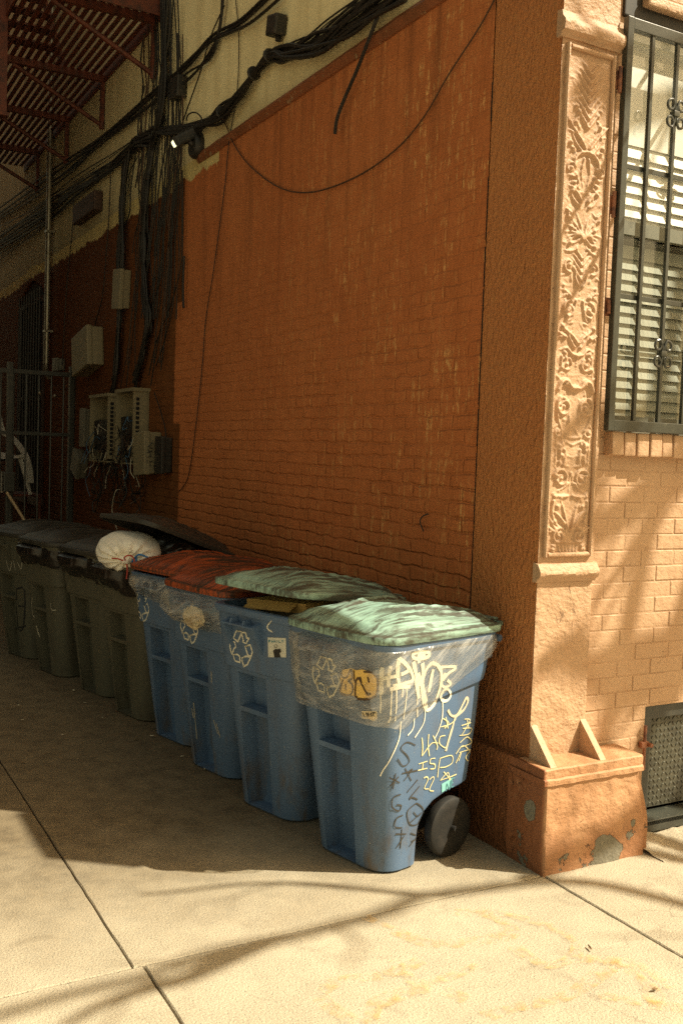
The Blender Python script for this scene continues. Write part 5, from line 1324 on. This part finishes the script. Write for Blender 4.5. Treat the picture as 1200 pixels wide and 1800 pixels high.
m.box(fe((XW-.07-WD, Y0+.015, ZP+.981)), fe((XW-.01, Y0+.045, ZP+1.008))); m.build('railing', 'rust', FE)
# flight up to the next landing
m = MB()
for k in range(13):
    y = 7.4+.24*k; z = ZP+.25+.25*k; m.box(fe((XW-.95, y, z)), fe((XW-.40, y+.17, z+.02)))
for x in (XW-.97, XW-.39): m.tube([fe((x, 7.3, ZP)), fe((x, 10.6, ZP+3.45))], .035, 4)
m.build('stair', 'rust', FE)
m = MB()
q = onwall(4, 100, -1.16)
m.box(fe((-1.185, q.y-.035, 4.62)), fe((-1.12, q.y+.035, 7.2))); m.box(fe((-1.21, q.y-.05, 4.60)), fe((-1.1, q.y+.05, 4.63))); m.build('drop_ladder_rail', 'rust', FE)
# ---- iron gate across the alley, things stored behind it
GT = empty('iron_gate', (-.4, 8.2, 0), 0, 'dark iron bar gate closing the deep end of the alley', 'gate')
m = MB(); m.bbox((-1.9, -.02, .12), (.42, .02, .17), .004); m.bbox((-1.9, -.02, 1.83), (.42, .02, 1.87), .004); m.bbox((-1.9, -.02, 2.50), (.42, .02, 2.55), .004); m.bbox((.37, -.03, .0), (.43, .03, 2.62), .005); m.bbox((-.30, -.035, 0), (-.24, .035, 2.62), .005); m.build('gate_frame', 'iron', GT)
for k in range(17):
    MB().tube([V(-1.85+.135*k, 0, .17), V(-1.85+.135*k, 0, 2.5)], .010, 6).build('bar', 'iron', GT, True)
m = MB(); m.bbox((-.33, -.06, 1.2), (-.21, .05, 1.42), .01); m.build('lock_box', 'iron', GT)
# stacked white plastic chair lying on a crate behind the gate
CH = empty('plastic_chair', (-.72, 9.0, 1.46), R(25), 'white plastic armchair lying on its back behind the gate', 'chair')
def arm(s_):
    m = MB(); P = smooth_line([V(.60*s_*.45, -.38, -.18), V(.27*s_, -.30, .10), V(.27*s_, -.05, .32), V(.27*s_, .16, .40), V(.26*s_, .26, .62)], 7)
    rings = []
    for i, p in enumerate(P):
        t = (P[min(i+1, len(P)-1)]-P[max(i-1, 0)]).normalized(); n_ = V(1, 0, 0); b_ = t.cross(n_).normalized()
        rings.append([p+n_*.035+b_*.012, p-n_*.035+b_*.012, p-n_*.035-b_*.012, p+n_*.035-b_*.012])
    m.loft(rings, True, True); return m
for s_ in (-1, 1): arm(s_).build('armrest', 'plastic_chair', CH, True)
m = MB(); m.grid(10, 8, lambda u, v: V(-.24+.48*u, -.28+.5*v, .12+.03*math.sin(math.pi*u)*-1+.05*v)); m.grid(10, 8, lambda u, v: V(-.23+.46*u, -.27+.5*v, .10+.03*math.sin(math.pi*u)*-1+.05*v)); m.build('seat', 'plastic_chair', CH, True)
for k in range(6): 
    x = -.20+.08*k; m = MB(); m.tube(smooth_line([V(x, .22, .15), V(x*1.05, .30, .40), V(x*1.0, .33, .62)], 6), .018, 6); m.build('back_slat', 'plastic_chair', CH, True)
m = MB(); m.tube(smooth_line([V(-.26, .26, .60), V(-.15, .34, .68), V(.15, .34, .68), V(.26, .26, .60)], 7), .028, 8); m.build('back_rail', 'plastic_chair', CH, True)
for sx in (-1, 1):
    for sy in (-1, 1):
        m = MB(); m.tube([V(.22*sx, .20*sy-.03, .14), V(.29*sx, .30*sy-.05, -.32)], [.03, .022], 8); m.build('leg', 'plastic_chair', CH, True)
CR = empty('storage_rack', (-.75, 9.1, 0), R(4), 'dark rusty shelf rack behind the gate under the white chair', 'rack')
m = MB()
for sx in (-.55, .52):
    for sy in (-.3, .27): m.box((sx, sy, 0), (sx+.03, sy+.03, 1.14))
for z in (.30, .72, 1.12): m.box((-.56, -.31, z), (.56, .31, z+.025))
m.build('shelves', 'rust', CR)
m = MB(); m.bbox((-.95, 8.88, 1.148), (-.60, 9.12, 1.38), .02); c_ = tag(m.build('storage_tub', 'plastic_chair'), 'small white tub on the rack behind the gate', 'tub'); MB().bbox((-.97, 8.86, 1.33), (-.58, 9.14, 1.40), .015).build('lid', 'plastic_chair', c_)
pa, pb = on(14, 868, 1, 8.05), on(52, 928, 1, 7.9); d_ = (pb-pa).normalized()
m = MB(); m.tube([pa-d_*.02, pa+d_*((pa.z-.02)/-d_.z)], .016, 8); tag(m.build('broom_handle', 'pale_wood', None, True), 'pale wooden pole leaning against the gate', 'pole')
for k, p in enumerate(((70, 691), (97, 696))):
    c = on(p[0], p[1], 1, 8.12); m = MB(); m.lathe([(0, -.02), (.014, -.016), (.022, 0), (.014, .016), (0, .02)], 'Z', c, 12)
    o = tag(m.build('reflector_knob', 'steel', None, True), ('small shiny round knob on the gate, the left one of two', 'small shiny round knob on the gate, nearer the cable boxes')[k], 'knob'); q = MB(); q.tube([c, c+V(0, .1, 0)], .006, 6); q.build('stem', 'dark_box', o)
# ---- litter on the alley floor
LT = random.Random(5)
spots = [(130, 1214, 'litter'), (100, 1212, 'leaf'), (268, 1294, 'litter'), (33, 1240, 'litter'), (15, 1246, 'leaf'), (40, 1266, 'litter'), (203, 1250, 'leaf'), (320, 1330, 'litter'), (330, 1305, 'leaf'), (360, 1352, 'litter'), (450, 1412, 'litter'), (180, 1262, 'litter'), (150, 1236, 'litter'), (40, 1340, 'leaf'), (110, 1292, 'litter'), (240, 1300, 'leaf'), (1150, 1740, 'leaf'), (1036, 1667, 'leaf')]
for k, (px, pz, mt) in enumerate(spots):
    c = onground(px, pz, .006); m = MB(); w = LT.uniform(.008, .02); ll = LT.uniform(.014, .036); a = LT.uniform(0, 6.28); ph_ = LT.uniform(0, 5)
    m.grid(6, 4, lambda u, v: V((u-.5)*ll*math.cos(a)-(v-.5)*w*math.sin(a)*(1-abs(2*u-1)*.6), (u-.5)*ll*math.sin(a)+(v-.5)*w*math.cos(a)*(1-abs(2*u-1)*.6), .002+.010*abs(nz((u*2+ph_, v*2, k)))))
    o = m.build('paper_scrap' if mt == 'litter' else 'dry_leaf', mt); o.location = c
    tag(o, 'pale paper scrap lying on the dirty alley floor' if mt == 'litter' else 'small dry brown leaf lying on the concrete', 'litter' if mt == 'litter' else 'leaf', 'paper scraps on the alley floor' if mt == 'litter' else 'dry leaves on the concrete')
# ------------------------------------------------------------------ what throws the shade: street tree and the house opposite
T = empty('street_tree', (4.6, -3.4, 0), 0, 'bare street tree whose branches shade the tan front and the pavement', 'tree')
def tl(p): return p-V(4.6, -3.4, 0)
tk = MB(); tk.tube([tl(V(4.6, -3.4, 0)), tl(V(4.62, -3.4, 1.5)), tl(V(4.5, -3.3, 3.2)), tl(V(4.3, -3.1, 4.6))], [.19, .15, .14, .12], 14); tk.build('trunk', 'bark', T, True)
def limb(shadow, s_, r0, r1):
    """a limb that throws its shade along the given line of real surface points"""
    pts = [p+SUN*(s_+.5*nz((i*.7, s_, 0))) for i, p in enumerate(shadow)]
    pts = smooth_line(pts, 5); n = len(pts); m = MB()
    pts = [p+V(nz(p, 2.2), nz(p+V(7, 0, 0), 2.2), nz(p+V(0, 7, 0), 2.2))*.05 for p in pts]
    m.tube([tl(p) for p in pts], [1.05*(r0+(r1-r0)*k/(n-1)) for k in range(n)], 8)
    rr = random.Random(int(s_*100+n))
    for k in range(3, n-1, 9):
        d = (pts[k+1]-pts[k]).normalized(); side = (d.cross(V(rr.uniform(-1, 1), rr.uniform(-1, 1), rr.uniform(-1, 1)))).normalized()
        q = [pts[k]]
        for _ in range(4): q.append(q[-1]+(d*.5+side*rr.uniform(.5, 1.1)+V(rr.uniform(-.4, .4), rr.uniform(-.4, .4), rr.uniform(-.2, .4))).normalized()*rr.uniform(.07, .16))
        m.tube([tl(p) for p in q], [r1*.7, r1*.6, r1*.45, r1*.35, r1*.25], 5)
    m.build('branch', 'bark', T, True); return pts
def gp(*px): return [onground(a, b) for a, b in px]
def fp(*px): return [onfront(a, b, .17) for a, b in px]
hub = V(4.3, -3.1, 4.6)
limbs = [limb(gp((1420, 1640), (1200, 1590), (1040, 1556), (900, 1556), (800, 1572), (700, 1597), (600, 1626), (480, 1656), (380, 1680), (250, 1716), (100, 1752), (-40, 1790)), 9.5, .042, .022),
         limb(fp((1330, 760), (1160, 850), (1095, 885), (1040, 915), (990, 960), (965, 985)), 6.2, .066, .034),
         limb(fp((1330, 1130), (1130, 1128), (1060, 1150), (985, 1160), (945, 1170)), 6.6, .070, .034),
         limb(fp((1330, 640), (1150, 690), (1040, 715), (1000, 740), (970, 775)), 6.4, .050, .030),
         limb(fp((1330, 120), (1150, 150), (1030, 165), (990, 180)), 5.2, .050, .034)]
def twig(base, k, pts, s_, r0, r1):       # grows out of an earlier limb
    L = limb(pts, s_, r0, r1); a = base[k]; m = MB(); m.tube([tl(a), tl((a+L[0])/2+V(.02, 0, .02)), tl(L[0])], r0*.8, 8); m.build('branch', 'bark', T, True)
n0 = len(limbs[0])
twig(limbs[0], n0//3, gp((770, 1572), (690, 1566), (560, 1555), (420, 1555), (250, 1575)), 6.7, .022, .009)
twig(limbs[0], n0*3//5, gp((480, 1660), (390, 1690), (330, 1720), (200, 1770), (100, 1810)), 6.7, .040, .014)
twig(limbs[1], len(limbs[1])//3, fp((1180, 850), (1120, 960), (1060, 1040)), 6.4, .030, .016)
twig(limbs[2], len(limbs[2])//4, fp((1200, 1180), (1130, 1200), (1070, 1170), (1000, 1120)), 6.7, .044, .022)
twig(limbs[3], len(limbs[3])//2, fp((1080, 760), (1040, 850), (990, 870)), 6.3, .044, .024)
twig(limbs[4], len(limbs[4])//2, fp((1075, 190), (1040, 165), (1000, 130)), 5.3, .050, .026)
twig(limbs[2], 3, [onfront(a, b, 0) for a, b in ((1200, 1390), (1120, 1440), (1060, 1480), (980, 1500), (930, 1520))], 6.6, .055, .026)
# roots of the limbs run to the fork
for L_ in limbs:
    a = L_[0]; b = hub; mid = (a+b)/2+V(.3, -.3, .25)
    m = MB(); m.tube([tl(p) for p in smooth_line([b, b.lerp(mid, .5), mid, a], 5)], .045, 8); m.build('branch', 'bark', T, True)
# house on the other side of the alley
O = empty('opposite_house', (-3.7, 5.2, 0), 0, 'dark brick house standing opposite across the alley', 'building')
MB().box((-6, 0, 0), (0, 22, 14)).build('wall', 'far_brick', O)
for fl in range(4):
    for k in range(6):
        y = 1.2+3.4*k; z = .9+2.9*fl
        m = MB(); m.box((.0, y, z), (.03, y+1.1, z+1.7)); w = m.build('window', 'stone', O); MB().box((.031, y+.08, z+.1), (.036, y+1.02, z+1.6)).build('pane', 'far_glass', w)
MB().box((-6.2, -.2, 14), (.35, 22.2, 14.5)).build('cornice', 'stone', O)

# unseen board added above the frame to close the alley shadow at its left
BS = empty('added_shade_board', (1.0, .19, 4.15), 0, 'unseen blank board on iron rods, added high up to shade the alley floor', 'shade board')
m = MB(); m.bbox((-.03, -1.36, -.53), (.03, -.79, -.05), .01); m.build('panel', 'trim_paint', BS)
for z in (-.09, -.46):
    m = MB(); m.tube([V(0, 0, z), V(0, -.80, z)], .012, 6); m.build('bracket', 'iron', BS, True)
